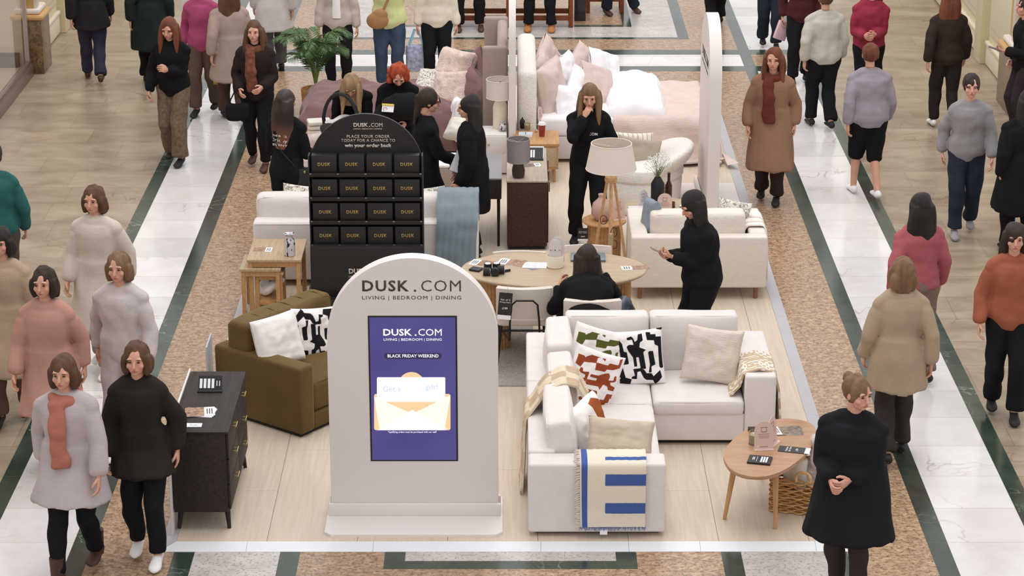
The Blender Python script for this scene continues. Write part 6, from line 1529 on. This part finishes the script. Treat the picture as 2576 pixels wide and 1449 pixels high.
sit = person('woman with long dark hair in black, seated with back turned at the oval table', Vector((.70, 19.14, DZ)), 2, hz=.57, lean=50, head=(0, -6, 0), top=('sweater', BLKC), bottom=('slim', mat('leather_black', rgb(58, 68, 78), .35, nz=(8, .2), bump=(14, .3))), hair=('vlong', 'dark'), fl=(.02, .42, .075), fr=(.45, .35, .29), hl=(-.24, .58, .76), hr=(.15, .62, .86), kneep=((0, 1, .6), (.04, .135, .26)), pole=((-.45, -.5, -1), (.5, .0, -1)), bulk=1.28, curl=.8)

place_head(sit, 1478, 628); sit.location.z = DZ; sit.location.y += .12
# --- three people standing behind the mauve bed
st1 = person('person in a pale grey zip cardigan over a white top, standing behind the mauve bed', top_at(846, -108, 1.68), 178, top=('baggy', K('stone_cardigan', 196, 184, 176)), bottom=('slim', BLKT), hair=('longf', 'blonde'), lean=1)
bm = NB(); tube(bm, [(0, .13, 1.36), (0, .145, 1.2), (0, .15, .98)], [(.03, .02), (.05, .02), (.055, .02)], 10, side=V3(1, 0, 0)); finish(bm, 'white_top', WHITE, st1)
st2 = person('person in a pale lime knitted sweater with hands at the chin, behind the mauve bed', top_at(976, -112, 1.68), 181, bulk=1.22, top=('baggy', K('lime_knit', 216, 222, 164)), bottom=('straight', DEN), hair=('longf', 'dark'), hl=(-.05, .19, 1.36), hr=(.06, .20, 1.37), curl=1.3, sleeve=.62, skin=SKIN2, palm=((1, 0, 0), (-1, 0, 0)))
cb = thing('crossbody_bag', 'tan crossbody bag hanging on the person in the lime sweater', 'bag', st2.location + Vector((-.13, -.27, .92)), R(4))
TANL = mat('tan_leather', rgb(160, 118, 76), .55, nz=(6, .1))
bm = NB(); ellipsoid(bm, (0, 0, 0), (.14, .06, .11)); ellipsoid(bm, (.03, 0, .07), (.1, .05, .08)); meshobj('bag_body', remesh(bm, .01, 'bag'), TANL, cb)
bm = NB(); tube(bm, [(.07, 0, .12), (.14, -.01, .28), (.24, .04, .50)], [(.018, .004)] * 3, 8); finish(bm, 'strap', TANL, cb)
st3 = person('person in a cream sweatshirt and black trousers, behind the mauve bed at the top', top_at(1097, -118, 1.70), 182, bulk=1.1, top=('baggy', K('cream_sweat', 226, 216, 202)), bottom=('straight', BLKT), hair=('short', 'brown'), lean=1, skin=SKIN2)
cr2 = thing('carrier_bag', 'blue and white carrier bag with blue handles held by the person in cream', 'bag', jt(st3, 1) + Vector((-.02, -.0, -.42)), R(8))
bm = NB(); box(bm, (0, 0, 0), (.26, .12, .34), .03); finish(bm, 'bag_body', mat('bag_pattern', rgb(160, 164, 190), .6, nz=(22, .4)), cr2)
bm = NB()
for s in (-.03, .03): tube(bm, [(-.09, s, .16), (-.02, s, .36), (.02, s, .36), (.09, s, .16)], [(.012, .003)] * 4, 6)
finish(bm, 'handles', mat('bag_blue', rgb(140, 190, 214), .5), cr2)
# --- people on the benches
person('person seated on the long teak bench in tan suede boots', Vector((.42, 32.82, 0)), 178, hz=.56, lean=6, top=('sweater', BLKC), bottom=('straight', BLKT), hair=('long', 'brown'), fl=(-.17, .46, .075), fr=(.17, .44, .075), hl=(-.12, .3, .7), hr=(.12, .3, .7), shoes='tan', boot=.10)
person('person seated on the long teak bench in dark trousers and brown shoes', Vector((-.58, 32.82, 0)), 182, hz=.56, lean=6, top=('sweater', BLKC), bottom=('straight', BLKT), hair=('short', 'dark'), fl=(-.16, .42, .075), fr=(.16, .45, .075), hl=(-.12, .3, .7), hr=(.12, .3, .7), shoes='brown')
person('person seated on the separate teak seat with one brown shoe stretched out', Vector((1.36, 33.7, 0)), 200, hz=.56, lean=4, top=('sweater', DDEN), bottom=('straight', DDEN), hair=('short', 'dark'), fl=(-.36, .28, .075), fr=(.1, .3, .075), hl=(-.12, .3, .7), hr=(.12, .3, .7), shoes='brown')

# --- passers-by on the left
COL = lambda *a: K('cloth_%d_%d_%d' % a, *a)
def crowd(label, pos, face, ph=.6, **k):
    w = walk(ph); w.update(k); return person(label, pos, face, **w)
crowd('walker in a dark coat and navy trousers near the cream pilaster at the top left', foot_at(238, 205), 8, .8, coat=(COL(40, 38, 40), .75, .03), bottom=('straight', COL(56, 54, 74)), hair=('short', 'dark'), shoes='brown')
crowd('walker in a long dark green coat at the top left', foot_at(385, 212), 6, .5, coat=(COL(34, 42, 40), .5, .06), bottom=('straight', BLKT), hair=('short', 'dark'))
crowd('woman with auburn hair in black holding a phone, in brown checked trousers, upper left', top_at(428, 42, 1.66), 170, .5, top=('baggy', BLKC), bottom=('wide', mat('brown_check', rgb(112, 92, 74), .9, nz=(30, .3))), hair=('longf', 'auburn'), hl=(-.02, .26, 1.16), head=(0, 14, 0), curl=1)
crowd('walker in a bright pink jacket at the top left', top_at(505, -62, 1.68), 172, -.6, top=('baggy', COL(170, 78, 116)), bottom=('straight', COL(96, 78, 68)), hair=('long', 'auburn'))
pk = [o for o in C.objects if o.get('label', '').startswith('walker in a bright pink')][0]
y_ = thing('shopping_bag', 'small yellow shopping bag carried along the left walkway', 'bag', jt(pk, 0) + Vector((0, 0, -.30)), R(10))
bm = NB(); box(bm, (0, 0, 0), (.2, .09, .26), .01); finish(bm, 'bag_body', COL(176, 160, 62), y_); bm = NB(); tube(bm, [(-.05, 0, .12), (-.04, 0, .24), (.04, 0, .24), (.05, 0, .12)], .004, 6); finish(bm, 'handles', COL(140, 124, 50), y_)
crowd('woman in a cream and taupe long coat walking beside the yellow bag', top_at(575, -40, 1.66), 12, .7, coat=(COL(168, 148, 138), .55, .06), bottom=('straight', COL(80, 62, 54)), hair=('long', 'brown'))
crowd('woman with long brown hair, rust checked scarf and black jacket, left marble strip', top_at(640, 52, 1.66), 176, .5, top=('baggy', COL(44, 36, 36)), bottom=('slim', BLKT), hair=('longf', 'brown'), scarf=mat('rust_check', rgb(112, 66, 48), .95, nz=(26, .4)), hl=(-.10, .24, 1.0), hr=(.16, .2, .96), shoes='brown', skin=SKIN2)
hbg = thing('handbag', 'dark slouchy handbag on the arm of the woman in the rust scarf', 'bag', jt([o for o in C.objects if 'rust checked' in o.get('label', '')][0], 1) + Vector((-.03, -.04, -.24))); bm = NB(); box(bm, (0, 0, 0), (.26, .10, .19), .045, seg=4); tube(bm, [(-.1, 0, .08), (-.02, 0, .24), (.08, 0, .08)], .01, 8); meshobj('bag_body', remesh(bm, .01, 'bag', noise=(9, .01)), BLKT, hbg)
crowd('walker in a white-grey coat at the top of the left marble strip', top_at(682, -150, 1.72), 8, -.6, coat=(COL(206, 200, 200), .62, .05), bottom=('straight', COL(90, 88, 92)), hair=('short', 'dark'))
crowd('person in a teal jacket cut off by the left edge of the picture', top_at(-22, 350, 1.72), 10, .5, top=('baggy', COL(44, 92, 90)), bottom=('straight', COL(80, 72, 68)), hair=('short', 'dark'))
crowd('dark-haired person in a tan coat at the left edge of the picture', top_at(2, 572, 1.66), 176, -.5, coat=(COL(174, 152, 130), .45, .06), bottom=('straight', COL(90, 72, 62)), hair=('bob', 'black'))
crowd('brown-haired person in a pale cream coat walking up the left walkway', top_at(238, 462, 1.68), 168, .6, coat=(COL(206, 194, 184), .42, .08), bottom=('straight', COL(150, 138, 134)), hair=('bob', 'brown'), shoes='white')
crowd('person in a dusty pink coat with a dark bag in the left crowd', top_at(112, 672, 1.66), 172, .7, coat=(COL(186, 140, 128), .5, .06), bottom=('straight', COL(120, 100, 96)), hair=('bob', 'dark'), shoes='brown')
crowd('person in a long lilac-grey coat with black trousers and brown boots, bottom left', top_at(160, 880, 1.70), 174, -.8, coat=(COL(186, 174, 176), .62, .08), bottom=('slim', BLKT), hair=('bob', 'brown'), shoes='brown', boot=.15, scarf=COL(176, 112, 98))
crowd('person in a black coat and white trainers walking past the chest of drawers', top_at(345, 880, 1.60), 178, .4, bulk=.9, coat=(COL(44, 38, 36), .7, .05), bottom=('slim', BLKT), hair=('bob', 'brown'), shoes='white')
crowd('person in a pale lilac sweater on the left marble strip, behind the one in black', top_at(300, 640, 1.64), 172, -.7, top=('baggy', COL(198, 186, 186)), bottom=('straight', COL(184, 170, 172)), hair=('bob', 'light'), shoes='white')
# --- passers-by on the right
crowd('red-haired person in a long camel coat right of the white bed', top_at(1948, 112, 1.70), 170, .4, coat=(COL(146, 112, 92), .38, .06), bottom=('straight', COL(48, 38, 36)), hair=('longf', 'auburn'), scarf=COL(104, 52, 44), shoes='black')
crowd('person in a burgundy jacket carrying a pale bag at the top right', foot_at(2010, 205), 174, -.4, top=('baggy', COL(78, 38, 42)), bottom=('straight', BLKT), hair=('short', 'dark'))
wb2 = thing('paper_bag', 'pale pink paper bag in front of the burgundy jacket', 'bag', jt([o for o in C.objects if 'burgundy' in o.get('label', '')][0], 1) + Vector((0, 0, -.18)), R(20)); bm = NB(); box(bm, (0, 0, 0), (.16, .06, .24), .01, rot=(0, R(20), 0)); finish(bm, 'bag_body', COL(212, 180, 188), wb2)
crowd('person in an off-white fleece with brown hair at the top right', top_at(2080, -30, 1.68), 8, .5, top=('baggy', COL(186, 182, 170)), bottom=('straight', BLKT), hair=('short', 'brown'), bulk=1.15)
crowd('person in a crimson sweater and black trousers at the top right', top_at(2195, -62, 1.70), 176, -.5, top=('baggy', COL(150, 52, 70)), bottom=('straight', BLKT), hair=('long', 'dark'), hl=(-.04, .26, 1.08), hr=(.08, .26, 1.06))
crowd('person in a lilac-grey hooded top and black shorts on the right marble strip', top_at(2196, 92, 1.76), 6, .7, top=('baggy', COL(150, 142, 150)), bottom=('shorts', BLKC), hair=('short', 'auburn'), shoes='white', bulk=1.2, lean=8)
crowd('walker in dark brown with white trainers along the right walkway', foot_at(2372, 325), 4, .6, top=('baggy', COL(52, 42, 38)), bottom=('slim', COL(46, 40, 38)), hair=('long', 'auburn'), shoes='white')
crowd('person in a pale grey hooded top and blue jeans on the right walkway', top_at(2446, 168, 1.74), 174, -.6, top=('baggy', COL(146, 142, 144)), bottom=('straight', DDEN), hair=('short', 'dark'), shoes=GREYC, skin=SKIN2)
crowd('large person in a black coat at the right edge of the picture', foot_at(2560, 640), 8, .4, coat=(BLKC, .5, .05), bottom=('straight', BLKT), hair=('long', 'black'), bulk=1.25)
wm = person('person in black holding a phone beside the ochre column at the top right', foot_at(2566, 345), 96, top=('baggy', BLKC), bottom=('straight', COL(52, 44, 46)), hair=('short', 'dark'), hl=(-.12, .30, 1.10), hr=(.12, .12, .92), curl=1.1, palm=((0, 0, 1), None), skin=SKIN2)
o = thing('phone', 'grey mobile phone in the hand of the person by the ochre column', 'phone', jt(wm, 0) + Vector((-.12, 0, .03)), R(80)); bm = NB(); box(bm, (0, 0, 0), (.075, .15, .009), .004, rot=(R(18), 0, 0)); finish(bm, 'case', mat('phone_grey', rgb(90, 92, 104), .3), o)
crowd('dark-haired person in a rose pink top beyond the right marble strip', top_at(2322, 492, 1.66), 10, .5, top=('sweater', COL(168, 92, 98)), bottom=('straight', COL(130, 110, 98)), hair=('long', 'black'))
crowd('person in a beige coat and dark trousers on the lower right marble strip', top_at(2275, 655, 1.66), 4, -.6, coat=(COL(168, 148, 126), .66, .04), bottom=('straight', COL(54, 48, 46)), hair=('bob', 'light'))
crowd('person in a terracotta sweater with a dark bag at the right edge', top_at(2556, 556, 1.68), 172, .5, top=('baggy', COL(158, 92, 70)), bottom=('straight', BLKT), hair=('long', 'dark'))
fg = crowd('woman in a loose black coat with light brown hair looking left, bottom right', top_at(2158, 944, 1.66), 160, .3, coat=(COL(32, 31, 35), .52, .07, .06), bottom=('slim', COL(58, 50, 48)), hair=('bun', 'light'), head=(52, 4, 0), hl=(-.02, .24, 1.02), hr=(.10, .26, 1.00), curl=1.0, skin=SKIN2, bulk=1.12)
crowd('person in navy at the very top of the right marble strip', foot_at(1935, 118), 176, .5, top=('baggy', COL(48, 54, 74)), bottom=('straight', DDEN), hair=('short', 'dark'))
crowd('dark-clothed walker at the top, right of the long teak bench', foot_at(1800, 62), 6, -.5, coat=(COL(44, 38, 38), .6, .04), bottom=('straight', BLKT), hair=('short', 'dark'))
for o in C.objects:
    if '_j' in o: del o['_j']
# ---------------------------------------------------------------- base points of grouped things
def rebase():
    bpy.context.view_layer.update()
    for e in [o for o in C.objects if o.type == 'EMPTY' and abs(o.location.x) < 1e-6 and abs(o.location.y) < 1e-6]:
        ch = [c for c in C.objects if c.parent == e]
        if not ch: continue
        P_ = [c.matrix_world @ Vector(b_) for c in ch for b_ in c.bound_box]
        n = Vector(((min(p.x for p in P_) + max(p.x for p in P_)) / 2, (min(p.y for p in P_) + max(p.y for p in P_)) / 2, min(p.z for p in P_)))
        d = n - e.location; e.location = n
        for c in ch: c.matrix_local = Matrix.Translation(-d) @ c.matrix_local
rebase()
